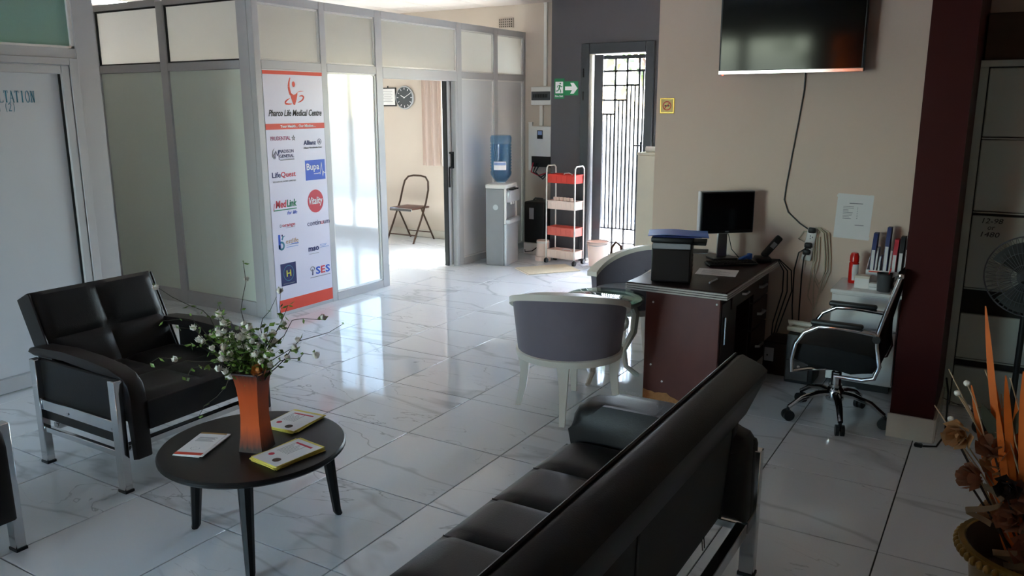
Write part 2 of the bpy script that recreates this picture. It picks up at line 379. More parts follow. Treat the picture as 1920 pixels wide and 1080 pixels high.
for k, (a, b, z0, z1) in enumerate(HB+[(-3.15, -2.2, .1, 2.25)]):
    y = 8.75 if k < 2 else 8.25
    w = struct('window_%d' % (k+5)); mb = MB()
    for q in ((a, a+.04, z0, z1), (b-.04, b, z0, z1), (a, b, z0, z0+.04), (a, b, z1-.04, z1), ((a+b)/2-.02, (a+b)/2+.02, z0, z1)): mb.bx(q[0], q[1], y-.03, y+.03, q[2], q[3])
    mb.build('window_frame', 'charcoal_frame', w); MB().bx(a+.04, b-.04, y-.003, y+.003, z0+.04, z1-.04).build('pane', 'clear_glass', w)
bb = smesh('baseboard_back', MB().bx(-8.99, -5.2, 8.635, 8.65, 0, .1), 'skirting_tile', 'cream tile skirting under the clock wall')
bb = struct('baseboard_wing', 'pale tile skirting around the foot of the maroon wing wall')
MB().rb(-.415, -.19, 4.485, 4.5, 0, .128, .002, 1).build('tile', 'skirting_tile', bb); MB().rb(-.2, -.185, 4.5, 5.1, 0, .128, .002, 1).build('tile', 'skirting_tile', bb)

# ---- aluminium cubicles
PF = -5.06            # front plane of both cubicle fronts
def cub_member(name, parent, y0, y1, z0, z1, d=.06, proud=0, m='aluminium'):
    return MB().rb(PF-d, PF+proud, y0, y1, z0, z1, .003, 1).build(name, m, parent)
cub = struct('wall_cubicle', 'aluminium and white panel cubicle with frosted glass transoms and a sliding doorway')
for y0, y1 in ((4.53, 4.592), (5.246, 5.312), (5.948, 6.04), (7.235, 7.322), (7.955, 8.035), (8.6, 8.65)):
    cub_member('post', cub, y0, y1, 0, 2.555)
for y0, y1 in ((4.592, 5.246), (5.312, 5.948), (7.322, 7.955), (8.035, 8.6)):
    cub_member('bottom_rail', cub, y0, y1, 0, .03 if y0 < 5 else .07)
    MB().rb(*((PF-.016, PF-.002) if y0 < 5 else (PF-.036, PF-.022)), y0, y1, .03 if y0 < 5 else .07, 1.995, .001, 1).build('panel', 'white_panel', cub)
for y0, y1 in ((4.592, 5.246), (5.312, 5.948), (6.04, 7.235), (7.322, 7.955), (8.035, 8.6)):
    cub_member('transom_rail', cub, y0, y1, 1.995 if not 6 < y0 < 7 else 1.962, 2.062)
    cub_member('top_rail', cub, y0, y1, 2.49, 2.555)
    MB().bx(PF-.034, PF-.028, y0, y1, 2.062, 2.49).build('glass_pane', 'frosted_glass', cub)
    f = MB()
    for a, b, c, d in ((y0, y0+.014, 2.062, 2.49), (y1-.014, y1, 2.062, 2.49), (y0, y1, 2.062, 2.076), (y0, y1, 2.476, 2.49)): f.bx(PF-.026, PF-.012, a, b, c, d)
    f.build('glazing_bead', 'white_gloss', cub)
for y0, y1 in ((5.312, 5.948), (7.322, 7.955), (8.035, 8.6)):
    f = MB()
    for a, b, c, d in ((y0, y0+.016, .07, 1.995), (y1-.016, y1, .07, 1.995), (y0, y1, .07, .086), (y0, y1, 1.979, 1.995)): f.bx(PF-.022, PF-.010, a, b, c, d)
    f.build('panel_bead', 'white_gloss', cub)
side = struct('wall_cubicle_side', 'cubicle side facing the waiting area, panels coloured with reflected green')
SY = 4.53
def side_member(name, x0, x1, z0, z1): return MB().rb(x0, x1, SY, SY+.06, z0, z1, .003, 1).build(name, 'aluminium', side)
for x0, x1 in ((-5.235, PF-.062), (-6.2, -6.11), (-7.15, -7.06), (-8.1, -8.01), (-9.0, -8.95)): side_member('post', x0, x1, 0, 2.555)
for x0, x1 in ((-6.11, -5.235), (-7.06, -6.2), (-8.01, -7.15), (-8.95, -8.1)):
    side_member('bottom_rail', x0, x1, 0, .12); side_member('transom_rail', x0, x1, 1.995, 2.062); side_member('top_rail', x0, x1, 2.52, 2.575)
    MB().rb(x0, x1, SY+.02, SY+.034, .12, 1.995, .001, 1).build('panel', 'side_panel_reflected_green', side)
    MB().bx(x0, x1, SY+.03, SY+.036, 2.062, 2.52).build('glass_pane', 'frosted_glass', side)
    f = MB()
    for a, b, c, d in ((x0, x0+.012, 2.062, 2.52), (x1-.012, x1, 2.062, 2.52), (x0, x1, 2.062, 2.074), (x0, x1, 2.508, 2.52)): f.bx(a, b, SY+.014, SY+.028, c, d)
    f.build('glazing_bead', 'black_plastic', side)
con = struct('wall_consultation', 'aluminium framed consultation room front with pale green transom')
for y0, y1 in ((3.105, 3.25), (1.95, 2.05)): cub_member('post', con, y0, y1, 0, CEIL)
cub_member('transom_rail', con, 2.05, 3.105, 2.0, 2.06); cub_member('top_rail', con, 2.05, 3.105, 2.5, 2.56)
MB().bx(PF-.034, PF-.028, 2.05, 3.105, 2.06, 2.5).build('glass_pane', 'green_frosted_glass', con)
f = MB()
for a, b, c, d in ((3.085, 3.105, 2.06, 2.5), (2.05, 3.105, 2.06, 2.074)): f.bx(PF-.026, PF-.008, a, b, c, d)
f.build('glazing_bead', 'white_gloss', con)
MB().bx(PF-.06, PF-.01, -3, 1.95, 0, CEIL).build('panel', 'white_panel', con)
MB().bx(-9, PF-.06, 3.19, 3.25, 0, CEIL).build('end_panel', 'white_panel', con)
# consultation door
d1 = struct('door_1', 'pale aluminium framed door lettered with the consultation room name')
f = MB(); f.rb(PF-.06, PF+.012, 3.05, 3.105, 0, 2.0, .003, 1); f.rb(PF-.06, PF+.012, 2.05, 3.05, 1.96, 2.0, .003, 1); f.rb(PF-.06, PF+.012, 2.05, 2.1, 0, 1.96, .003, 1)
f.build('door_frame', 'aluminium', d1)
f = MB(); f.rb(PF-.045, PF+.006, 2.995, 3.046, .01, 1.955, .004, 1); f.rb(PF-.045, PF+.006, 2.105, 2.15, .01, 1.955, .004, 1)
f.rb(PF-.045, PF+.006, 2.15, 2.995, 1.905, 1.955, .004, 1); f.rb(PF-.045, PF+.006, 2.15, 2.995, .01, .098, .004, 1)
leaf = f.build('door_leaf', 'aluminium', d1)
MB().bx(PF-.03, PF-.022, 2.15, 2.985, .1, 1.905).build('door_panel', 'door_panel', leaf)
MB().bx(PF-.02, PF-.012, 2.983, 2.995, .1, 1.905).build('door_gasket', 'black_plastic', leaf)
def serif(s, y0, z0, h, w, parent, thick=.2):
    """serif capitals from strokes, each letter filling w x h; placed on the +x facing door"""
    SH = {'L': [('v', .18), ('h', .18, .95, 0), ('s', .18, 1), ('t', .92, 0)], 'T': [('v', .5), ('h', .05, .95, 1), ('s', .5, 0), ('t', .08, 1), ('t', .92, 1)],
          'A': [('d', .1, 0, .52, 1, .08), ('d', .9, 0, .48, 1, .2), ('h', .25, .75, .35), ('s', .1, 0), ('s', .88, 0)], 'I': [('v', .5), ('s', .5, 0), ('s', .5, 1)],
          'N': [('v2', .2), ('v2', .82), ('d', .82, 0, .16, 1, .2), ('s', .2, 0), ('s', .16, 1), ('s', .82, 1)], 'O': [('o',)], 'C': [('o', 50, 310)],
          'S': [('o2', 0)], 'U': [('v', .22), ('v2', .82), ('u',), ('s', .22, 1), ('s', .82, 1)], 'R': [('v', .2), ('b',), ('d', .95, 0, .5, .5, .2), ('s', .2, 0), ('s', .95, 0)],
          'M': [('v2', .14), ('v', .84), ('d', .5, 0, .14, 1, .18), ('d', .5, 0, .86, 1, .07), ('s', .14, 0), ('s', .84, 0), ('s', .1, 1), ('s', .88, 1)],
          '(': [('p', 1)], ')': [('p', -1)], '2': [('2',)]}
    for n, ch in enumerate(s):
        if ch == ' ': continue
        mb = MB(); ox = y0+n*w
        def quad(pts): mb.prism([(ox+p[0]*w*.86, z0+p[1]*h) for p in pts], 'x', PF-.022, PF-.0205)
        def ring(c, rx, ry, a0, a1, t0=.16, t1=.05, n=18):
            P = []
            for i in range(n+1):
                a = R(a0+(a1-a0)*i/n); t = t1+(t0-t1)*abs(math.cos(a)); P.append((c[0]+rx*math.cos(a), c[1]+ry*math.sin(a), c[0]+(rx-t)*math.cos(a), c[1]+(ry-t*.9)*math.sin(a)))
            for i in range(n): quad([(P[i][0], P[i][1]), (P[i+1][0], P[i+1][1]), (P[i+1][2], P[i+1][3]), (P[i][2], P[i][3])])
        for st in SH[ch]:
            k = st[0]
            if k == 'v': quad([(st[1]-.13, 0), (st[1]+.13, 0), (st[1]+.13, 1), (st[1]-.13, 1)])
            if k == 'v2': quad([(st[1]-.06, 0), (st[1]+.06, 0), (st[1]+.06, 1), (st[1]-.06, 1)])
            if k == 'h': z = st[3]*.95; quad([(st[1], z), (st[2], z), (st[2], z+.05), (st[1], z+.05)])
            if k == 'd': t = st[5]/2; quad([(st[1]-t, st[2]), (st[1]+t, st[2]), (st[3]+t, st[4]), (st[3]-t, st[4])])
            if k == 's': z = st[2]*.95; quad([(st[1]-.17, z), (st[1]+.17, z), (st[1]+.17, z+.05), (st[1]-.17, z+.05)])
            if k == 't': z = st[2]; quad([(st[1]-.03, z-.2*(z > .5)), (st[1]+.03, z-.2*(z > .5)), (st[1]+.03, z+.2*(z < .5)), (st[1]-.03, z+.2*(z < .5))])
            if k == 'o': ring((.5, .5), .48, .52, *(st[1:] or (0, 360)), n=22)
            if k == 'o2': ring((.5, .74), .36, .27, 20, 270, .1); ring((.5, .27), .4, .28, -160, 90, .1)
            if k == 'u': ring((.52, .3), .34, .32, 180, 360, .12)
            if k == 'b': ring((.45, .74), .4, .27, -90, 90, .14)
            if k == 'p': s_ = st[1]; ring((.5+.35*s_, .45), .5, .62, 120 if s_ > 0 else -60, 240 if s_ > 0 else 60, .12)
            if k == '2': ring((.48, .72), .38, .28, -30, 170, .14); quad([(.1, 0), (.9, 0), (.9, .1), (.1, .1)]); quad([(.1, .08), (.28, .08), (.84, .62), (.68, .6)])
        if mb.v: mb.build('letter', 'print_teal', parent, smooth=False)
serif('CONSULTATION', 2.833-12*.0308, 1.733, .068, .0308, leaf); serif('ROOM (2)', 2.712-8*.0225, 1.682, .049, .0225, leaf)
# sliding door leaf pushed open behind the third bay
d2 = struct('door_2', 'grey sliding door leaf pushed open with a black pull handle')
MB().rb(PF-.11, PF-.065, 7.13, 7.2, .01, 1.985, .004, 1).build('door_stile', 'aluminium', d2)
MB().rb(PF-.10, PF-.075, 7.2, 7.94, .01, 1.985, .004, 1).build('door_panel', 'white_panel', d2)
MB().rb(PF-.115, PF-.06, 7.112, 7.13, .01, 1.985, .004, 1).build('door_gasket', 'black_plastic', d2)
h = MB(); h.rb(PF-.055, PF-.035, 7.135, 7.195, 1.215, 1.235, .003, 1); h.rb(PF-.055, PF-.035, 7.135, 7.195, 1.06, 1.08, .003, 1); h.rb(PF-.055, PF-.03, 7.178, 7.198, 1.06, 1.235, .003, 1)
h.build('door_handle', 'black_plastic', d2); MB().rb(PF-.064, PF-.05, 7.14, 7.155, .86, 1.07, .003, 1).build('lock_plate', 'black_plastic', d2)
MB().rb(PF-.06, PF, 7.195, 7.235, 0, 1.962, .003, 1).build('door_jamb', 'aluminium', cub)

# ---- exit doorway, steel gate, outdoors
d3 = struct('door_3', 'charcoal framed exit doorway')
f = MB(); f.rb(-4.085, -3.985, 8.16, 8.33, 0, 2.36, .006, 1); f.rb(-3.345, -3.25, 8.16, 8.40, 0, 2.36, .006, 1); f.rb(-3.985, -3.345, 8.16, 8.40, 2.25, 2.36, .006, 1)
f.build('door_frame', 'charcoal_frame', d3)
MB().rb(-3.968, -3.862, 8.25, 8.285, .02, 2.245, .004, 1).build('side_panel', 'smoked_panel', d3)
h = MB(); h.cyl((-3.352, 8.16, 1.30), (-3.352, 8.12, 1.30), .008); h.cyl((-3.352, 8.12, 1.30), (-3.43, 8.12, 1.30), .008); h.rb(-3.375, -3.35, 8.15, 8.16, 1.2, 1.34, .004, 1)
h.build('door_handle', 'black_plastic', d3)
for z in (2.1, 1.86, .3): MB().cyl((-4.05, 8.152, z), (-4.05, 8.152, z-.09), .009).build('hinge', 'black_plastic', d3)
gate = thing('security_gate', 'grey steel bar gate with small square openings at the top, outside the exit', 'gate', (0, 0, 0))
GX0, GX1, GY = -3.90, -3.345, 8.36
cols = [GX0+i*(GX1-GX0)/4 for i in range(5)]
rows = [2.2, 2.075, 1.925, 1.77, 1.62]
def gbar(n, x0, x1, z0, z1, y=GY): return MB().bx(x0, x1, y-.009, y+.009, z0, z1).build(n, 'gate_steel', gate)
gbar('frame_bar', GX0-.02, GX0+.008, .05, 2.24); gbar('frame_bar', GX1-.004, GX1, .05, 2.24); gbar('rail', GX0, GX1, 2.2, 2.24)
for c in cols[1:4]: gbar('bar', c-.011, c+.011, .06, 2.2)
gbar('rail', GX0, GX1, 2.064, 2.086); gbar('rail', GX0, cols[3], 1.914, 1.936); gbar('rail', GX0, cols[2], 1.759, 1.781); gbar('rail', GX0, cols[1], 1.609, 1.631)
for k in range(4):
    for q in (1, 2):
        x = cols[k]+q*(cols[1]-cols[0])/3; gbar('bar', x-.0085, x+.0085, .36 if k < 3 else .5, (1.62, 1.77, 1.925, 2.07)[k])
for z in (.06, .2, .36): gbar('rail', GX0, GX1, z, z+.014)
smesh('ground_outside', MB().bx(-30, 30, 8.9, 45, -.3, -.1).bx(-30, 30, -45, -3.2, -.3, -.1).bx(-4.3, -2.1, 8.4, 8.9, -.3, -.04), 'concrete', 'sunlit pale paving beyond the exit')
smesh('roof_and_added_canopy', MB().bx(-4.7, -2.0, 8.85, 10.75, 2.9, 3.0).bx(-9.6, 2.6, -5.2, -3.2, 2.9, 3.0).bx(-9.6, 2.6, -3.2, 8.9, CEIL+.15, 3.0), 'concrete')  # roof, plus an unseen canopy added to keep sun off the exit floor
smesh('wall_garden', MB().bx(-14, 4, 13.5, 13.7, -.1, 1.5), 'garden_wall', 'pale garden wall across the yard')
def tree(loc, h, r, label, seed, n=420):
    rnd = random.Random(seed); t = thing('garden_tree', label, 'tree', loc)
    tr = MB(); tr.tube([(0, 0, -.1), (.05, 0, h*.3), (-.05, .1, h*.6), (.1, 0, h*.9)], [r*.10, r*.08, r*.06, .02], 8)
    for k in range(5):
        a = k*1.3; tr.tube([(0, 0, h*.4), (math.cos(a)*r*.4, math.sin(a)*r*.4, h*.6), (math.cos(a)*r*.8, math.sin(a)*r*.8, h*.75)], [.05, .03, .01], 6)
    tr.build('trunk', 'bark', t)
    L = MB()
    for k in range(n):
        while True:
            p = Vector((rnd.uniform(-1, 1), rnd.uniform(-1, 1), rnd.uniform(-1, 1)))
            if p.length < 1: break
        c = Vector((p.x*r, p.y*r, h*.68+p.z*h*.36)); a = Vector((rnd.gauss(0, 1), rnd.gauss(0, 1), rnd.gauss(0, 1))).normalized(); b = a.orthogonal().normalized(); s = rnd.uniform(.08, .2)
        L.add([c-a*s, c+b*s*.5, c+a*s, c-b*s*.5], [(0, 1, 2, 3)])
    o = L.build('foliage', 'tree_leaf', t, smooth=False); o['kind'] = 'stuff'
for k, (p, h, r, lb) in enumerate((((-6.2, 15.5, 0), 5.5, 2.0, 'leafy green tree seen through the top of the exit gate'), ((-2.0, 19.5, 0), 6.0, 2.0, 'tall tree further back beyond the garden wall'),
        ((-8.0, -8, 0), 5.5, 2.3, 'broad tree outside the leftmost front window'), ((-3.2, -8.8, 0), 5.0, 2.2, 'round tree outside the middle front windows'), ((1.6, -8, 0), 5.5, 2.4, 'dense tree outside the right end of the front wall'))):
    tree(p, h, r, lb, k+3)
# ceiling lamp of the passage between the cubicles
t = thing('ceiling_lamp', 'lit white ceiling lamp above the passage between the cubicles', 'lamp', (-8.6, 5.55, CEIL))
MB().rb(-.2, .2, -.6, .6, -.05, 0, .006, 1).build('lamp_body', 'white_gloss', t); MB().rb(-.18, .18, -.58, .58, -.06, -.05, .004, 1).build('diffuser', 'lamp_diffuser', t)
# vent grille in back wall
t = thing('vent_grille', 'small square-holed vent grille high on cream wall', 'vent', (-5.325, 8.65, 2.674))
f = MB().bx(-.1, .1, -.004, 0, -.055, .055); f.build('backing', 'dark_interior', t)
for i in range(8): MB().bx(-.1+i*.0275-.006, -.1+i*.0275+.006, -.012, -.004, -.055, .055).build('slat', 'cream_paint', t)
for i in range(5): MB().bx(-.1, .1, -.012, -.004, -.055+i*.0265-.005, -.055+i*.0265+.005).build('slat', 'cream_paint', t)

# ------------------------------------------------------------------ seating
def cushion(x0, x1, y0, y1, z0, z1, nx, ny, puff=.02, res=10):
    mb = MB()
    def fn(u, v):
        a = (u*nx) % 1 if u < 1 else 1.0; b = (v*ny) % 1 if v < 1 else 1.0
        h = (1-abs(2*a-1)**7)*(1-abs(2*b-1)**7)
        e = min(u, 1-u, v, 1-v)
        return (x0+(x1-x0)*u, y0+(y1-y0)*v, z1-puff*(1-h)-(puff*.8 if e < 1e-6 else 0))
    mb.grid(fn, nx*res, ny*res)
    zs = z1-puff*1.8
    mb.add([(x0, y0, z0), (x1, y0, z0), (x1, y1, z0), (x0, y1, z0), (x0, y0, zs), (x1, y0, zs), (x1, y1, zs), (x0, y1, zs)],
           [(0, 3, 2, 1), (0, 1, 5, 4), (1, 2, 6, 5), (2, 3, 7, 6), (3, 0, 4, 7)])
    return mb
def seam(pts, r=.004): return MB().tube(pts, r, 5)
def arm_profile(xr, xf, zt, th, drop):
    """side profile (x,z) of the padded arm: rises from a rounded rear tip, bends down at the front"""
    top = [(xr, zt-.035), (xr+.02, zt-.012), (xr+.08, zt), (xr+.3, zt+.012), (xr+.5, zt+.004), (xf-.14, zt-.012), (xf-.06, zt-.03), (xf-.015, zt-.07), (xf, zt-.12), (xf+.004, drop)]
    low = [(xf-.03, drop-.01), (xf-.034, zt-.12), (xf-.045, zt-.09), (xf-.09, zt-.065), (xf-.16, zt-.05), (xr+.3, zt-.03), (xr+.06, zt-.048)]
    return top+low
def slab_y(poly, y0, y1, bev=.012, seg=2):
    """extrude an xz outline along y with softened long edges"""
    bm = bmesh.new(); n = len(poly)
    a = [bm.verts.new((p[0], y0, p[1])) for p in poly]; b = [bm.verts.new((p[0], y1, p[1])) for p in poly]
    bm.faces.new(a); bm.faces.new(b[::-1])
    for i in range(n): bm.faces.new((a[i], b[i], b[(i+1) % n], a[(i+1) % n]))
    ed = [e for e in bm.edges if abs(e.verts[0].co.y-e.verts[1].co.y) < 1e-6]
    bmesh.ops.bevel(bm, geom=ed, offset=bev, segments=seg, profile=.5, affect='EDGES'); bm.verts.index_update()
    mb = MB().add([v.co[:] for v in bm.verts], [[v.index for v in f.verts] for f in bm.faces]); bm.free(); return mb

def make_armchair(loc, label):
    t = thing('armchair', label, 'armchair', loc, 0, 'black armchairs with chrome legs')
    for s in (-1, 1):
        y = s*.415
        MB().rb(.275, .325, y-.02, y+.02, .012, .53, .003, 1).build('leg', 'chrome', t)
        b = MB(); b.rb(-.345, -.295, y-.02, y+.02, .012, .53, .003, 1).build('leg', 'chrome', t)
        MB().bx(.272, .328, y-.022, y+.022, 0, .012).build('foot_pad', 'black_plastic', t); MB().bx(-.348, -.292, y-.022, y+.022, 0, .012).build('foot_pad', 'black_plastic', t)
        MB().rb(-.295, .275, y-.012, y+.012, .28, .335, .003, 1).build('side_rail', 'chrome', t)
        MB().rb(-.295, .275, y-.012, y+.012, .165, .195, .003, 1).build('side_rail', 'chrome', t)
        for x in (-.08, .265): MB().cyl((x, y-.016, .30), (x, y+.016, .30), .007, n=8).build('bolt', 'brushed_steel', t)
        MB().rb(-.33, .30, y-s*.02-.012, y-s*.02+.012, .22, .53, .006, 1).build('side_panel', 'leather', t)
        slab_y(arm_profile(-.43, .37, .575, .04, .16), y-s*.062-.042, y-s*.062+.042).build('armrest', 'leather_brown', t)
    MB().rb(-.30, -.26, -.38, .38, .17, .2, .003, 1).build('cross_rail', 'chrome', t); MB().rb(.24, .28, -.38, .38, .17, .2, .003, 1).build('cross_rail', 'chrome', t)
    st = cushion(-.28, .38, -.318, .318, .285, .445, 2, 2, .016).build('seat', 'leather', t)
    seam([(.382, -.318, .418), (.382, .318, .418)], .005).build('piping', 'leather_brown', st)
    # reclined back, built flat then tilted
    b = cushion(-.335, .335, 0, .50, -.14, 0, 2, 2, .018)
    M = Matrix.Translation((-.235, 0, .375)) @ Matrix.Rotation(R(-25), 4, 'Y') @ Matrix(((0, 0, 1, 0), (1, 0, 0, 0), (0, 1, 0, 0), (0, 0, 0, 1)))
    bk = b.xf(M).build('backrest', 'leather', t)
    for s in (-1, 1): MB().tube([(s*.335, .01, -.02), (s*.335, .49, -.02)], .006, 6).xf(M).build('piping', 'leather_brown', bk)
    return t
make_armchair((-3.575, 2.43, 0), 'black leather armchair with chrome legs beside the coffee table and vase')
a2 = copy_tree([o for o in COL.objects if o.name == 'armchair'][0]); a2.location = (-3.49, 1.075, 0)
a2['label'] = 'black armchair cut off by the left edge, only an arm and chrome leg showing'

def make_sofa():
    """faces -x; far end at y=2.86, runs towards and past the viewer"""
    t = thing('sofa', 'long black leather sofa seen from behind in the foreground', 'sofa', (-1.03, 1.85, 0))
    Y0, Y1 = -1.0, 1.0      # local y extent
    for y in (Y0+.05, Y1-.05):
        MB().rb(.325, .38, y-.022, y+.022, .012, .5, .003, 1).build('leg', 'chrome', t); MB().rb(-.32, -.27, y-.022, y+.022, .012, .5, .003, 1).build('leg', 'chrome', t)
        MB().bx(.322, .383, y-.024, y+.024, 0, .012).build('foot_pad', 'black_plastic', t); MB().bx(-.323, -.267, y-.024, y+.024, 0, .012).build('foot_pad', 'black_plastic', t)
        MB().rb(-.27, .325, y-.014, y+.014, .17, .2, .003, 1).build('side_rail', 'chrome', t)
        MB().rb(-.30, .36, y-.03, y+.03, .22, .54, .02, 2).build('side_panel', 'leather', t)
    MB().rb(.31, .35, Y0+.08, Y1-.08, .165, .215, .003, 1).build('long_rail', 'chrome', t); MB().rb(-.28, -.25, Y0+.08, Y1-.08, .17, .2, .003, 1).build('long_rail', 'chrome', t)
    for y in (Y0+.07, Y1-.08):
        P = [(-.34, .24), (-.345, .47), (-.338, .525), (-.315, .565), (-.275, .585), (-.2, .59), (.0, .592), (.25, .578), (.33, .56), (.352, .53), (.355, .24)]
        slab_y(P, y-.085, y+.085, .055, 4).build('armrest', 'leather', t)
    st = cushion(-.35, .22, Y0+.155, Y1-.165, .29, .445, 1, 6, .022).build('seat', 'leather', t)
    for k in range(1, 6):
        y = Y0+.155+k*(Y1-.165-Y0-.155)/6
        seam([(-.34, y, .416), (-.1, y, .42), (.18, y, .418)], .003).build('seam', 'leather_brown', st)
    W = Y1-Y0-.06
    b = cushion(-W/2, W/2, 0, .42, -.06, 0, 6, 2, .018)
    M = Matrix.Translation((.14, 0, .41)) @ Matrix.Rotation(R(17), 4, 'Y') @ Matrix(((0, 0, -1, 0), (-1, 0, 0, 0), (0, 1, 0, 0), (0, 0, 0, 1)))
    bk = b.xf(M).build('backrest', 'leather', t)
    P = [(.245, .80), (.262, .832), (.285, .84), (.355, .812), (.375, .795), (.372, .77), (.31, .62), (.29, .605), (.215, .61)]
    slab_y(P, -W/2-.005, W/2+.005, .012).build('top_band', 'leather', bk)
    MB().tube([(.258, -W/2, .836), (.258, W/2, .836)], .006, 6).build('piping', 'leather_brown', bk)
    slab_y([(.19, .27), (.265, .25), (.275, .28), (.302, .62), (.22, .63)], -W/2+.03, W/2-.06, .008).build('back_panel', 'back_cloth', bk)
    for y in (-W/2+.14, -.02, W/2-.14): MB().tube([(.273, y, .26), (.288, y+.02, .45), (.303, y, .615)], .006, 6).build('back_seam', 'black_plastic', bk)
    for y in (W/2-.30, W/2-.32): MB().tube([(.268, y, .262), (.272, y, .22)], .002, 4).build('loose_thread', 'cable_black', bk)
make_sofa()

# coffee table with its things
TC = (-2.455, 2.06)
t = thing('coffee_table', 'low round black coffee table on tapered legs in front of the armchair', 'table', (TC[0], TC[1], 0))
MB().lathe([(.34, .372), (.352, .374), (.36, .382), (.36, .392), (.354, .399), (.34, .4)], 64).build('table_top', 'black_wood', t)
for x, y in ((-2.73, 1.957), (-2.3, 2.359), (-2.235, 1.815)):
    dx, dy = x-TC[0], y-TC[1]; b = MB()
    b.tube([(dx, dy, 0), (dx*.97, dy*.97, .02), (dx*.86, dy*.86, .374)], [.014, .018, .029], 8).build('leg', 'black_wood', t)
br = MB()
for k in range(3): a = R(100+k*60); br.bx(-.2, .2, -.03, .03, .335, .373).xf(Matrix.Rotation(a, 4, 'Z'), len(br.v)-8)
br.build('cross_brace', 'black_wood', t)
ZT = .4
def vase():
    t = thing('vase', 'square waisted wooden vase in orange and dark brown lacquer on the coffee table', 'vase', (-2.405, 2.035, ZT), R(18))
    prof = [(.050, 0), (.048, .015), (.043, .06), (.039, .13), (.040, .20), (.045, .26), (.053, .315)]
    mb = MB()
    for i, (h, z) in enumerate(prof): mb.v += [(-h, -h, z), (h, -h, z), (h, h, z), (-h, h, z)]
    for i, (h, z) in enumerate([(.046, .315), (.033, .18)]): mb.v += [(-h, -h, z), (h, -h, z), (h, h, z), (-h, h, z)]
    n = len(prof)+2
    for i in range(n-1):
        for k in range(4): mb.f.append((i*4+k, i*4+(k+1) % 4, i*4+4+(k+1) % 4, i*4+4+k))
    mb.f.append((3, 2, 1, 0)); mb.f.append(tuple((n-1)*4+k for k in range(4)))
    mb.build('vase_body', 'lacquered_vase', t, angle=25)
    rim = MB()
    for k in range(4):
        a = [(-.052, -.052), (.052, -.052), (.052, .052), (-.052, .052)]; p, q = a[k], a[(k+1) % 4]; rim.tube([(p[0], p[1], .316), (q[0], q[1], .316)], .005, 6)
    rim.build('rim', 'dark_mahogany', t)
vase()
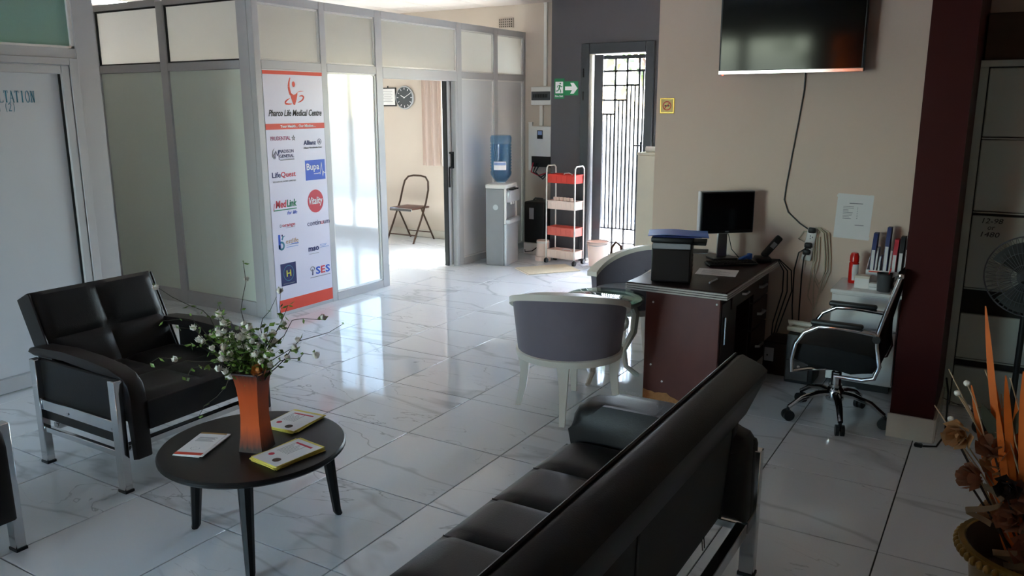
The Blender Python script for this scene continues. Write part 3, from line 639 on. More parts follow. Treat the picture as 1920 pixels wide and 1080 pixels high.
def bouquet():
    rnd = random.Random(11)
    base = Vector((-2.405, 2.035, ZT+.26))
    t = thing('flower_arrangement', 'wiry branches with small white buds and green leaves standing in the vase', 'flowers', base)
    rt = Vector((math.cos(-.5458), math.sin(.5458), 0)).normalized(); fw = Vector((-.52, .85, 0)).normalized()
    bud = MB(); bud.ball((0, 0, 0), .0105, 8, 6, 1.15)
    for k in range(5):
        a = k*2*PI/5; c, s = math.cos(a), math.sin(a)
        bud.add([(c*.003, s*.003, -.01), (c*.012-s*.008, s*.012+c*.008, 0), (c*.010, s*.010, .014), (c*.012+s*.008, s*.012-c*.008, 0)], [(0, 1, 2, 3)])
    bud_me = bud.mesh('flower_bud', 'petal_white')
    leaves = MB()
    def leafat(p, s):
        d = Vector((rnd.gauss(0, 1), rnd.gauss(0, 1), rnd.gauss(0, .6))).normalized(); b = d.cross(Vector((rnd.gauss(0, 1), rnd.gauss(0, 1), 1))).normalized(); n = d.cross(b)
        leaves.add([p, p+d*s*.5+b*s*.28+n*s*.06, p+d*s, p+d*s*.5-b*s*.28+n*s*.06], [(0, 1, 2), (0, 2, 3)])
    # (sideways, up, toward/away, wiggle)  tips of the long curling twigs, metres from the vase mouth
    tips = [(-.03, .46, .02), (-.32, .36, .05), (-.30, .27, .0), (-.36, .10, -.04), (-.30, .20, .1), (.26, .27, .0), (.32, .22, .05), (.27, .12, -.03), (.22, .17, -.08), (-.20, .30, -.1), (-.24, .06, -.1), (-.17, -.12, -.06), (.13, .33, .1), (.10, .36, -.05)]
    for k in range(34):
        tips.append((rnd.uniform(-.17, .14), rnd.uniform(.07, .30), rnd.uniform(-.13, .13)))
    for i, (sx, up, dp) in enumerate(tips):
        end = rt*sx+Vector((0, 0, up))+fw*dp; r0 = Vector((rnd.uniform(-.026, .026), rnd.uniform(-.026, .026), -.04))
        pts = []; n = 9; ph = rnd.uniform(0, 6); amp = .02 if i < 14 else .007
        peak = max(up, .16) if up > 0 else .10
        for j in range(n+1):
            u = j/n; s = u**1.25
            p = r0*(1-u)+Vector((end.x*s, end.y*s, 0)); p.z = (-.04)*(1-u)+(end.z*u if up > .25 else end.z*u*u+.16*4*u*(1-u)*.55)
            if up > .25 and i < 12 and abs(sx) > .2: p.z += .07*math.sin(PI*u)
            p += Vector((math.sin(ph+u*11), math.cos(ph*1.3+u*9), math.sin(ph*2+u*13)*.7))*amp*u
            pts.append(p)
        MB().tube(pts, [.0028-.0019*j/n for j in range(n+1)], 5).build('stem', 'stem_brown', t)
        nb = rnd.choice((1, 2, 2)) if i < 14 else 2
        for q in range(nb):
            j = rnd.randint(4, n) if i < 14 else rnd.randint(n-3, n)
            o = link('flower_bud', bud_me, t); o.location = pts[j]+Vector((rnd.uniform(-.01, .01), rnd.uniform(-.01, .01), rnd.uniform(-.004, .01)))
            o.rotation_euler = (rnd.uniform(-.8, .8), rnd.uniform(-.8, .8), rnd.uniform(0, 6)); s = rnd.uniform(.75, 1.15); o.scale = (s, s, s)
        for j in range(2, n+1):
            for q in range(rnd.choice((2, 3, 4)) if i >= 14 else rnd.choice((0, 1, 1, 2))): leafat(pts[j], rnd.uniform(.02, .036))
    o = leaves.build('leaf_cluster', 'leaf_green', t, smooth=False); o['kind'] = 'stuff'
    rose = MB()
    for k in range(14):
        a = k*2.4; r = .004+.0013*k; z = .02-.0011*k; d = Vector((math.cos(a), math.sin(a), 0)); b = Vector((-d.y, d.x, 0))
        rose.add([d*r*.5+Vector((0, 0, z-.02)), d*r+b*.012+Vector((0, 0, z)), d*(r+.004)+Vector((0, 0, z+.006)), d*r-b*.012+Vector((0, 0, z))], [(0, 1, 2, 3)])
    rose.ball((0, 0, .006), .012, 8, 5)
    o = rose.build('dried_rose', 'rose_orange', t, smooth=False); o.location = rt*.045-fw*.05+Vector((0, 0, .075)); o.rotation_euler = (R(60), 0, R(30))
    o.scale = (1.25, 1.25, 1.25)
bouquet()
def leaflets(c, rz, w, l, n, labelbase, group, style):
    rnd = random.Random(int(c[0]*1000))
    for k in range(n):
        top = k == n-1
        lb = labelbase+', '+('topmost', 'second', 'third', 'fourth', 'fifth', 'sixth', 'seventh')[n-1-k]+(' of its stack' if top else ' from the top')
        t = thing('leaflet', lb, 'leaflet', (c[0]+rnd.uniform(-.006, .006), c[1]+rnd.uniform(-.006, .006), ZT+k*.0022), rz+rnd.uniform(-.08, .08)*(not top), group)
        MB().bx(-l/2, l/2, -w/2, w/2, 0, .002).build('sheet', 'paper' if style == 'w' else 'paper_yellow', t)
        if not top: continue
        z = .002
        if style == 'y':
            MB().bx(-l/2+.003, l/2-.012, -w/2+.003, w/2-.003, z, z+.0003).build('print_field', 'paper', t)
            MB().lathe([(.017, 0), (.017, .0002)], 18, (-l*.32, -w*.16, z+.0003)).build('photo_disc', 'cardboard', t)
            MB().lathe([(.012, 0), (.012, .0002)], 18, (-l*.22, w*.25, z+.0003)).build('photo_disc', 'print_red', t)
            for q in range(7): MB().bx(-l*.08, l*.30-(q % 3)*.012, w*.3-q*.010, w*.3-q*.010+.0022, z+.0003, z+.0005).build('text_line', 'print_grey', t)
            MB().bx(l*.30, l*.35, -w*.3, w*.32, z+.0003, z+.0005).build('heading', 'print_red', t)
        else:
            MB().bx(-l/2, -l/2+.022, -w/2, w/2, z, z+.0003).build('print_band', 'print_orange', t)
            MB().bx(l/2-.014, l/2, -w/2, w/2, z, z+.0003).build('print_band', 'print_gold', t)
            for q in range(5): MB().bx(l*.10+q*.009, l*.10+q*.009+.0025, -w*.34+(q % 2)*.008, w*.34, z, z+.0003).build('text_line', 'print_black' if q == 4 else 'print_grey', t)
            rg = MB()
            for a in range(14): g = a*2*PI/16; rg.ball((-l*.22+.013*math.cos(g), .018*math.sin(g), z), .0016, 5, 3, .2)
            rg.build('stethoscope_print', 'print_black', t)
leaflets((-2.604, 1.94), R(113), .112, .215, 5, 'white leaflet with orange foot left of the vase', 'white leaflets on the coffee table', 'w')
leaflets((-2.25, 2.05), R(84), .15, .23, 7, 'yellow edged flyer in front of the vase', 'yellow flyers in front of the vase', 'y')
leaflets((-2.475, 2.30), R(96), .165, .20, 6, 'yellow edged flyer behind the vase', 'yellow flyers behind the vase', 'y')

# ------------------------------------------------------------------ tub chairs and glass table
def make_tub(loc, rz, label, fabric):
    t = thing('tub_chair', label, 'chair', loc, rz, 'white and grey tub chairs')
    A = R(122)
    def ring(r0, r1, z0f, z1f, n=40):
        mb = MB()
        def P(u, v):
            th = PI+(-A+2*A*u); e = abs(2*u-1); zt = z1f(e); zb = z0f(e)
            k = v*4
            if k <= 1: r, z = r1(zb+(zt-zb)*k, e), zb+(zt-zb)*k
            elif k <= 2: r, z = r1(zt, e)+(r0(zt, e)-r1(zt, e))*(k-1), zt
            elif k <= 3: r, z = r0(zt+(zb-zt)*(k-2), e), zt+(zb-zt)*(k-2)
            else: r, z = r0(zb, e)+(r1(zb, e)-r0(zb, e))*(k-3), zb
            return (r*math.cos(th), r*math.sin(th), z)
        mb.grid(P, n, 8)
        for u in (0, 1):
            pts = [P(u, k/4) for k in range(4)]; mb.add(pts, [(0, 1, 2, 3)])
        return mb
    top = lambda e: .71-.20*e*e
    ring(lambda z, e: .255+.05*(z-.34), lambda z, e: .292+.11*(z-.36), lambda e: .365, top).build('back_upholstery', fabric, t)
    ring(lambda z, e: .262, lambda z, e: .342, lambda e: top(e)-.002, lambda e: top(e)+.032).build('top_rim', 'white_wood', t)
    MB().lathe([(.27, .325), (.30, .33), (.305, .35), (.305, .365), (.29, .372), (.25, .373)], 40).build('seat_ring', 'white_wood', t)
    MB().lathe([(.245, .373), (.25, .385), (.25, .43), (.235, .45), (.02, .46)], 40).build('seat_cushion', fabric, t)
    for sx, sy in ((1, 0), (-1, 0), (0, 1), (0, -1)):
        if True:
            b = MB(); P = [(sx*.295, sy*.295, 0), (sx*.268, sy*.268, .11), (sx*.256, sy*.256, .22), (sx*.262, sy*.262, .33)]
            W = [.016, .019, .023, .033]; o = 0
            for (x, y, z), w in zip(P, W):
                b.v += [(x-w, y-w, z), (x+w, y-w, z), (x+w, y+w, z), (x-w, y+w, z)]
            for i in range(3):
                for k in range(4): b.f.append((i*4+k, i*4+(k+1) % 4, i*4+4+(k+1) % 4, i*4+4+k))
            b.f += [(3, 2, 1, 0), (12, 13, 14, 15)]; b.build('leg', 'white_wood', t)
    for k in range(5):
        for z in (.50, .57):
            th = PI+R(-70+35*k); r = .257+.05*(z-.34); MB().ball((r*math.cos(th)*.99, r*math.sin(th)*.99, z-.03*abs(k-2)), .008, 8, 5).build('button', fabric, t)
    return t
make_tub((-2.045, 3.995, 0), R(110.7), 'grey fabric tub chair on white legs seen from behind beside the desk', 'tub_fabric')
make_tub((-2.2, 5.195, 0), R(232), 'grey tub chair facing the viewer, half hidden behind the printer', 'tub_fabric')
t = thing('side_table', 'round glass topped table with carved white legs between the tub chairs', 'table', (-2.11, 4.60, 0), R(20))
g = MB().lathe([(.243, .522), (.25, .525), (.25, .532), (.243, .535)], 48).build('glass_top', 'green_edge_glass', t)
MB().lathe([(.19, .49), (.235, .495), (.24, .51), (.235, .522), (.19, .522)], 40, caps=False).build('apron', 'white_wood', t)
for k in range(3):
    a = R(k*120+10); b = MB()
    b.tube([(.17, 0, .495), (.20, 0, .42), (.19, 0, .30), (.13, 0, .18), (.15, 0, .07), (.21, 0, .02), (.23, 0, .012)], [.024, .026, .024, .02, .017, .016, .012], 8).xf(Matrix.Rotation(a, 4, 'Z')).build('leg', 'white_wood', t)
    r_ = MB(); r_.tube([(.03+.07*math.cos(g_*PI/8)+.05, 0, .36+.06*math.sin(g_*PI/8)) for g_ in range(17)], .012, 6).xf(Matrix.Rotation(a, 4, 'Z')).build('scroll', 'white_wood', t)

# ------------------------------------------------------------------ desk and the things on it
DT = .71
t = thing('desk', 'dark mahogany office desk with a chipped end panel against the taupe wall', 'desk', (0, 0, 0))
tp = MB().rb(-1.84, -1.25, 4.31, 5.46, DT-.045, DT, .004, 1).build('desk_top', 'dark_mahogany', t)
for z in (DT-.041, DT-.028, DT-.015):
    MB().bx(-1.842, -1.248, 4.303, 4.311, z, z+.008).build('edge_strip', 'edge_strip', tp); MB().bx(-1.251, -1.243, 4.303, 5.46, z, z+.008).build('edge_strip', 'edge_strip', tp)
pn = MB().rb(-1.74, -1.30, 4.37, 4.395, 0, DT-.045, .002, 1).build('end_panel', 'mahogany', t)
chip = [(-1.739, .002), (-1.739, .06)]; rnd = random.Random(4)
for k in range(14): x = -1.735+k*.024; chip.append((x, .062-.0042*k+rnd.uniform(-.007, .007)+(.012 if 3 < k < 7 else 0)))
chip.append((-1.40, .002)); MB().prism(chip, 'y', 4.3675, 4.3705).build('bare_patch', 'bare_chipboard', pn)
for x, z in ((-1.693, .594), (-1.318, .625), (-1.695, .215), (-1.622, .122)): MB().cyl((x, 4.372, z), (x, 4.366, z), .006, n=10).build('screw_cap', 'white_plastic', pn)
MB().rb(-1.74, -1.31, 4.395, 4.74, .03, DT-.046, .003, 1).build('cupboard', 'dark_mahogany', t)
dr = MB().rb(-1.31, -1.295, 4.40, 4.56, .05, .62, .002, 1).build('cupboard_door', 'dark_mahogany', t)
MB().rb(-1.295, -1.28, 4.43, 4.445, .38, .54, .003, 1).build('handle', 'chrome', dr)
MB().rb(-1.72, -1.32, 5.06, 5.44, .03, DT-.046, .003, 1).build('drawer_case', 'dark_mahogany', t); MB().rb(-1.74, -1.72, 4.38, 5.45, .03, DT-.046, .002, 1).build('modesty_panel', 'dark_mahogany', t)
MB().rb(-1.31, -1.29, 4.57, 5.05, .555, .66, .002, 1).build('drawer', 'dark_mahogany', t)
for z0, z1 in ((.49, .655), (.31, .48), (.05, .30)):
    d = MB().rb(-1.32, -1.30, 5.07, 5.43, z0, z1, .002, 1).build('drawer', 'dark_mahogany', t)
    MB().tube([(-1.30, 5.19, (z0+z1)/2), (-1.278, 5.2, (z0+z1)/2), (-1.278, 5.3, (z0+z1)/2), (-1.30, 5.31, (z0+z1)/2)], .009, 8).build('handle', 'brushed_steel', d)
MB().tube([(-1.29, 4.77, .61), (-1.27, 4.78, .61), (-1.27, 4.85, .61), (-1.29, 4.86, .61)], .007, 8).build('handle', 'brushed_steel', t)

t = thing('printer', 'compact dark brown printer at the near end of the desk', 'printer', (-1.64, 4.515, DT), R(15.8))
MB().rb(-.112, .112, -.114, .114, .005, .225, .006, 2).build('printer_body', 'black_plastic', t)
MB().rb(-.105, .105, -.12, -.112, .012, .195, .003, 1).build('front_cover', 'leather_brown', t)
MB().rb(-.107, .107, -.12, -.112, .198, .23, .003, 1).build('control_panel', 'grey_plastic', t)
MB().rb(-.118, .118, -.12, .118, .232, .262, .008, 2).build('scanner_lid', 'black_plastic', t)
MB().rb(.113, .19, -.06, .10, .215, .232, .003, 1).build('paper_tray', 'black_plastic', t); MB().rb(.113, .20, -.05, .09, .165, .172, .002, 1).build('output_tray', 'grey_plastic', t)
for z in (.06, .09, .12): MB().bx(.112, .114, .0, .09, z, z+.006).build('vent_slot', 'grey_plastic', t)
t = thing('folder', 'bright blue card folder lying on the printer lid', 'folder', (-1.62, 4.51, DT+.263), R(20))
def fold(u, v):
    x = -.16+.34*u; y = -.115+.23*v; return (x, y, .012+.006*math.sin(u*4)+.014*max(0, u-.72)*v)
m_ = MB().grid(fold, 12, 4); m_.grid(lambda u, v: tuple(a-b for a, b in zip(fold(u, v), (0, 0, .004))), 12, 4); m_.build('cover', 'blue_folder', t)
MB().bx(-.13, .14, -.10, .10, .001, .007).build('sheets', 'navy_card', t)
t = thing('monitor', 'black flat computer monitor on a stand at the back of the desk', 'monitor', (-1.56, 5.285, DT), R(42))
MB().rb(-.085, .085, -.02, .11, 0, .012, .004, 1).build('stand_base', 'black_plastic', t); MB().rb(-.035, .035, .045, .06, .012, .30, .004, 1).build('stand_neck', 'brushed_steel', t)
MB().rb(-.19, .19, .0, .045, .175, .455, .006, 2).build('housing', 'silver_plastic', t); MB().rb(-.184, .184, -.012, .004, .18, .45, .003, 1).build('bezel', 'black_plastic', t)
MB().bx(-.175, .175, -.0135, -.012, .20, .442).build('screen', 'screen', t); MB().bx(-.012, .012, -.0138, -.012, .187, .193).build('badge', 'grey_plastic', t)
MB().tube([(0, .05, .25), (.05, .06, .15), (.07, .05, .06), (.12, .04, .004)], .003, 6).build('cable', 'cable_black', t)
t = thing('keyboard', 'black computer keyboard in front of the monitor', 'keyboard', (-1.47, 5.13, DT), R(38))
MB().rb(-.16, .16, -.055, .055, .003, .018, .004, 1).build('keyboard_body', 'black_plastic', t)
k_ = MB()
for i in range(14):
    for j in range(5): k_.bx(-.15+i*.0215, -.15+i*.0215+.018, -.047+j*.0195, -.047+j*.0195+.016, .018, .023)
o = k_.build('keys', 'dark_mesh', t); o['kind'] = 'stuff'
t = thing('desk_telephone', 'black cordless desk telephone with tilted handset at the far desk corner', 'telephone', (-1.33, 5.36, DT), R(25))
MB().rb(-.05, .05, -.06, .06, 0, .03, .01, 2).build('cradle', 'black_plastic', t)
h_ = MB(); h_.rb(-.024, .024, -.015, .015, 0, .17, .012, 2).xf(Matrix.Translation((.0, .0, .03)) @ Matrix.Rotation(R(38), 4, 'Y')); h = h_.build('handset', 'black_plastic', t)
s_ = MB(); s_.bx(-.014, .014, -.017, -.0145, .08, .12).xf(Matrix.Translation((.0, .0, .03)) @ Matrix.Rotation(R(38), 4, 'Y')); s_.build('handset_screen', 'grey_plastic', h)
t = thing('stapler', 'small blue stapler beside the telephone on the desk', 'stapler', (-1.42, 5.27, DT), R(60))
MB().rb(-.05, .05, -.016, .016, 0, .014, .004, 1).build('base', 'black_plastic', t); b = MB().rb(-.05, .05, -.014, .014, 0, .02, .006, 2); b.xf(Matrix.Translation((0, 0, .022)) @ Matrix.Rotation(R(-14), 4, 'Y')); b.build('arm', 'blue_folder', t)
MB().rb(.025, .05, -.015, .015, .015, .055, .006, 2).build('head', 'blue_folder', t)
t = thing('paper_sheet', 'loose white paper sheets lying on the desk beside the printer', 'paper', (-1.47, 4.84, DT), R(10))
MB().bx(-.12, .12, -.1, .1, .0, .002).build('sheet', 'paper', t)
for q in range(6): MB().bx(-.09, .08-(q % 3)*.03, -.07+q*.022, -.066+q*.022, .002, .0023).build('text_line', 'print_grey', t)
t = thing('pen', 'grey pen on the desk edge near the printer', 'pen', (-1.405, 4.57, DT+.005), R(88))
MB().cyl((-.07, 0, 0), (.055, 0, 0), .0048, n=8).build('barrel', 'grey_plastic', t); MB().cyl((.055, 0, 0), (.07, 0, 0), .0045, .001, n=8).build('tip', 'black_plastic', t); MB().rb(-.07, -.03, -.002, .002, .004, .007, .001, 1).build('clip', 'brushed_steel', t)
# computer tower under the desk
t = thing('computer_tower', 'black computer tower with silver panel under the far end of the desk', 'computer', (-1.16, 5.32, 0))
MB().rb(-.09, .09, -.12, .12, .0, .22, .006, 1).build('case', 'black_plastic', t); MB().rb(-.08, -.02, -.124, -.12, .09, .18, .002, 1).build('port_panel', 'silver_plastic', t); MB().ball((-.06, -.126, .13), .006, 8, 5).build('power_button', 'black_plastic', t)

# ------------------------------------------------------------------ office chair
t = thing('office_chair', 'black mesh office chair with chrome arms and five castors', 'chair', (-.70, 4.61, 0), 0)
for k, (x, y) in enumerate(((-.914, 4.447), (-.612, 4.323), (-.447, 4.583), (-.59, 4.88), (-.92, 4.78))):
    dx, dy = x+.70, y-4.61; a = math.atan2(dy, dx); L = .265; c, s = math.cos(a), math.sin(a)
    MB().tube([(c*.02, s*.02, .15), (c*.10, s*.10, .148), (c*.19, s*.19, .125), (c*L, s*L, .075)], [.024, .021, .018, .014], 10, flat=.8).build('base_arm', 'chrome', t)
    cs = thing_ = None
    w = MB(); p = (-s*.012, c*.012)
    for sg in (-1, 1): w.cyl((c*L+sg*p[0]*.4, s*L+sg*p[1]*.4, .03), (c*L+sg*p[0]*1.9, s*L+sg*p[1]*1.9, .03), .03, n=18)
    w.cyl((c*L, s*L, .03), (c*L, s*L, .075), .009); w.build('castor', 'black_plastic', t)
MB().lathe([(.045, .11), (.05, .13), (.046, .17), (.034, .185), (.034, .20)], 20).build('hub', 'chrome', t)
MB().lathe([(.027, .18), (.027, .27), (.016, .275), (.016, .34)], 16).build('gas_lift', 'chrome', t)
MB().rb(-.10, .10, -.08, .08, .315, .345, .01, 1).build('tilt_plate', 'black_plastic', t)
st = slab_y([(-.215, .40), (-.21, .44), (-.18, .468), (.0, .462), (.18, .45), (.225, .43), (.235, .40), (.20, .345), (.1, .332), (-.1, .335), (-.19, .36)], -.215, .215, .03).build('seat', 'dark_mesh', t)
for s in (-1, 1):
    y = s*.245
    MB().tube([(-.19, y, .31), (-.195, y, .38), (-.18, y, .47), (-.14, y, .535), (-.07, y, .575), (.02, y, .582), (.12, y, .576), (.2, y, .57), (.215, y*.95, .555)], .0125, 10).build('arm_frame', 'chrome', t)
    MB().rb(-.11, .145, y-.026, y+.026, .585, .612, .011, 2).build('arm_pad', 'black_plastic', t)
    MB().tube([(.02, y*.9, .312), (.16, y*.93, .315), (.215, y*.95, .335), (.235, y*.95, .40), (.215, y*.95, .50), (.21, y*.95, .56), (.25, y*.95, .72), (.292, y*.95, .875)], .0115, 10).build('back_frame', 'chrome', t)
    MB().lathe([(.0, -.012), (.016, -.01), (.018, .0), (.016, .01), (.0, .012)], 12, (.292, y*.95, .88)).build('end_cap', 'chrome', t)
    MB().cyl((.212, y*.95-.02, .545), (.212, y*.95+.02, .545), .02, n=12).build('clamp', 'black_plastic', t)
    MB().tube([(-.19, y, .315), (-.12, y*.8, .325), (.0, y*.5, .325)], .011, 8).build('seat_bracket', 'chrome', t)
bk = MB()
bk.grid(lambda u, v: (.215+.012*math.cos((v-.5)*PI)+.09*max(0, u-.28)+.02*(.28-u if u < .28 else 0), -.215+.43*v, .44+.46*u), 10, 10)
bk.grid(lambda u, v: (.232+.012*math.cos((v-.5)*PI)+.09*max(0, u-.28)+.02*(.28-u if u < .28 else 0), -.215+.43*v, .44+.46*u), 10, 10)
bk.build('backrest', 'dark_mesh', t)

# ------------------------------------------------------------------ white pedestal and the things on it
PT = .62
t = thing('pedestal_cabinet', 'white drawer pedestal behind the office chair', 'cabinet', (-.66, 5.345, 0))
MB().rb(-.19, .19, -.185, .195, .05, PT-.022, .003, 1).build('body', 'white_gloss', t); MB().rb(-.2, .2, -.2, .198, PT-.022, PT, .004, 1).build('top', 'white_gloss', t); MB().bx(-.17, .17, -.16, .17, 0, .05).build('plinth', 'black_plastic', t)
for z0, z1 in ((.40, .59), (.06, .39)):
    d = MB().rb(-.186, .186, -.2, -.185, z0, z1, .003, 1).build('drawer', 'white_gloss', t); MB().rb(-.05, .05, -.207, -.2, z1-.075, z1-.055, .003, 1).build('handle', 'chrome', d)
t = thing('spray_can', 'red and white aerosol can on the white pedestal', 'spray can', (-.775, 5.40, PT))
MB().lathe([(.027, 0), (.029, .006), (.029, .125), (.024, .132)], 20).build('can_body', 'red_gloss', t); MB().lathe([(.025, .132), (.028, .136), (.027, .17), (.02, .19), (.006, .193)], 20).build('cap', 'red_gloss', t)
lb = MB(); lb.grid(lambda u, v: (.0296*math.cos(R(-95+95*u)), .0296*math.sin(R(-95+95*u)), .02+.10*v), 8, 1); lb.build('label_patch', 'paper', t)
t = thing('file_rack', 'white card file rack holding folders beside the maroon wall', 'file rack', (-.575, 5.44, PT))
MB().bx(-.127, .127, -.055, .06, 0, .006).build('base', 'white_plastic', t); MB().rb(-.127, .127, -.062, -.055, 0, .095, .002, 1).build('front', 'white_plastic', t)
for x in (-.125, .125): MB().prism([(-.06, 0), (.06, 0), (.06, .16), (-.06, .08)], 'x', x-.002, x+.002).build('divider', 'white_plastic', t)
for x in (-.075, .0): MB().bx(x-.028, x+.028, -.0635, -.062, .03, .075).build('label_card', 'paper', t)
MB().bx(-.11, .03, -.0637, -.062, .082, .09).build('red_strip', 'print_orange', t)
FO = [(-.098, 'navy_card', .31, 'navy blue ring folder at the left end of the file rack'), (-.076, 'paper', .22, 'pale document wallet beside the navy folder in the file rack'), (-.058, 'paper', .17, 'short white booklet in the file rack'), (-.025, 'navy_card', .35, 'tall blue lever arch file in the middle of the rack'),
      (.002, 'paper', .21, 'white document block in front of the blue file'), (.024, 'print_red', .28, 'red folder in the file rack'), (.057, 'black_card', .30, 'black folder beside the red one in the rack'), (.092, 'black_card', .335, 'tallest black folder at the right end of the rack')]
for k, (x, m, h, lb) in enumerate(FO):
    f_ = thing('document_folder', lb, 'folder', (-.575+x, 5.44, PT+.007), 0, 'folders in the file rack')
    w = .024 if m != 'paper' else .010; a = Matrix.Rotation(R(1), 4, 'Y')
    MB().prism([(-.05, 0), (.05, 0), (.05, h), (-.02, h), (-.05, h*.72)], 'x', -w/2, w/2).xf(a).build('cover', m, f_); MB().bx(-w/2+.003, w/2-.003, -.0515, -.05, .02, h*.68).xf(a).build('page_edge', 'paper', f_)
t = thing('card_box', 'small white card box in front of the file rack', 'box', (-.70, 5.27, PT))
MB().rb(-.042, .042, -.03, .03, 0, .075, .003, 1).build('box_body', 'white_plastic', t); MB().rb(-.043, .043, -.031, .031, .062, .078, .002, 1).build('lid', 'cream_plastic', t)
t = thing('sticky_note_block', 'low white note block beside the pen holder', 'notepad', (-.635, 5.26, PT)); MB().rb(-.024, .024, -.024, .024, 0, .04, .002, 1).build('pad', 'paper', t); MB().bx(-.02, .02, -.0245, -.024, .015, .018).build('binding', 'print_grey', t)
t = thing('pen_holder', 'black mesh pen cup on the white pedestal', 'pen holder', (-.575, 5.235, PT))
MB().lathe([(.001, .002), (.036, .0), (.038, .004), (.042, .105), (.039, .105), (.035, .006)], 24, caps=False).build('cup', 'gate_steel', t); MB().lathe([(.04, .10), (.044, .103), (.044, .109), (.04, .11)], 24, caps=False).build('rim', 'black_plastic', t)
MB().tube([(0, 0, .02), (.03, .01, .14)], .004, 6).build('pen', 'red_gloss', t)
t = thing('adhesive_tape', 'roll of black tape standing behind the pen cup', 'tape', (-.505, 5.27, PT+.045), 0)
b = MB().lathe([(.026, -.01), (.045, -.01), (.045, .01), (.026, .01), (.026, -.01)], 24, caps=False).xf(Matrix.Rotation(R(80), 4, 'X')); b.build('roll', 'black_plastic', t); MB().lathe([(.022, -.01), (.026, -.01), (.026, .01), (.022, .01), (.022, -.01)], 24, caps=False).xf(Matrix.Rotation(R(80), 4, 'X')).build('core', 'cardboard', t)
# black bin-like box with telephone
t = thing('floor_box', 'black box with a small lock standing beside the white pedestal', 'box', (-1.0, 5.2, 0))
MB().rb(-.085, .085, -.10, .12, 0, .315, .008, 2).build('body', 'black_plastic', t); MB().rb(-.08, .06, -.108, -.10, .02, .15, .004, 1).build('front_plate', 'leather_brown', t)
MB().cyl((0, -.107, .115), (0, -.114, .115), .009, n=12).build('lock', 'chrome', t)
t = thing('telephone', 'cream corded telephone resting on the black box', 'telephone', (-.995, 5.21, .317), R(-8))
MB().rb(-.10, .09, -.07, .08, 0, .035, .012, 2).build('base', 'cream_plastic', t); MB().tube([(-.085, -.06, .05), (-.06, -.055, .06), (.06, -.05, .058), (.085, -.045, .045)], [.024, .016, .016, .024], 10).build('handset', 'cream_plastic', t)
MB().bx(-.05, .05, 0, .05, .035, .0375).build('keypad', 'grey_plastic', t)

# ------------------------------------------------------------------ things on the taupe wall
WY = 5.55
t = thing('television', 'large black flat television mounted high on the taupe wall', 'television', (-1.262, 5.40, 1.905))
tilt = Matrix.Rotation(R(1.4), 4, 'X')
MB().rb(-.44, .44, 0, .05, 0, .53, .006, 1).xf(tilt).build('housing', 'black_plastic', t); MB().bx(-.428, .428, -.002, 0, .024, .52).xf(tilt).build('screen', 'tv_screen', t)
MB().rb(-.44, .44, -.004, .002, 0, .022, .002, 1).xf(tilt).build('bottom_bezel', 'chrome', t); MB().ball((-.41, -.006, -.003), .004, 8, 5).build('standby_light', 'red_led', t)
MB().rb(-.15, .15, .05, .148, .15, .40, .004, 1).build('wall_bracket', 'black_plastic', t)
t = thing('television_cable', 'black cable hanging from the television down to the socket strip', 'cable', (-1.18, WY-.006, 1.9))
cp = [(.0, -.02, .04), (-.005, 0, -.1), (-.025, 0, -.3), (-.05, 0, -.5), (-.075, 0, -.72), (-.08, 0, -.80), (-.05, 0, -.88), (.03, 0, -.95), (.09, -.005, -.985)]
MB().tube(cp, .0045, 6).build('cord', 'cable_black', t); MB().tube([(.09, -.005, -.985), (.105, -.015, -.988)], [.01, .014], 8).build('plug', 'black_plastic', t)
t = thing('socket_strip', 'white extension socket strip hung on the wall below the television', 'socket strip', (-1.065, WY, .90), 0)
a = Matrix.Rotation(R(-8), 4, 'Y')
MB().rb(-.03, .03, -.03, 0, -.19, .03, .006, 2).xf(Matrix.Rotation(R(8), 4, 'Y')).build('strip_body', 'white_plastic', t)
for x, z in ((.003, .015), (-.014, -.085), (-.022, -.13)): MB().rb(x-.024, x+.024, -.06, -.03, z-.018, z+.018, .01, 2).build('plug', 'black_plastic', t)
for k in range(3): MB().bx(-.008+(k % 2)*.014-.002, -.008+(k % 2)*.014+.002, -.0315, -.03, -.045+k*.008, -.036+k*.008).build('socket_hole', 'dark_interior', t)
t = thing('coiled_cord', 'loops of cream extension cord hanging over the socket strip', 'cable', (-1.03, WY-.012, .70))
for k, (dx, lo) in enumerate(((0, -.14), (.018, -.2), (-.015, -.32))):
    MB().tube([(-.02+dx, 0, .19), (.0+dx, -.006, .235), (.05+dx, -.006, .20), (.07+dx, 0, .05), (.075+dx, 0, -.05), (.03+dx, 0, lo), (-.02+dx, 0, lo+.09), (.0+dx, 0, .02), (-.005+dx, 0, .17)], .0045, 6).build('loop', 'cable_cream', t)
MB().tube([(-.03, 0, .20), (-.09, 0, .20), (-.12, 0, .15), (-.08, 0, .13), (-.04, 0, .17)], .0045, 6).build('loop', 'cable_cream', t)
MB().tube([(-.01, 0, .0), (.0, 0, -.2), (.01, 0, -.4), (.03, -.01, -.65)], .0045, 6).build('tail', 'cable_cream', t)
for k, (x1, lab) in enumerate(((-1.16, 'black cable curving from the socket strip towards the desk'), (-1.11, 'black cable dropping from the lowest plug to the floor'))):
    t = thing('power_cable', lab, 'cable', (-1.085, WY-.045, .80-.03*k), 0); e = x1+1.085
    MB().tube([(0, 0, 0), (e*.7, .01, -.04), (e, .02, -.16), (e*.95, .02, -.4), (e*.6, .02, -.72)], .0045, 6).build('cord', 'cable_black', t); MB().tube([(.02, -.005, .004), (0, 0, 0)], [.011, .007], 8).build('plug_neck', 'black_plastic', t)
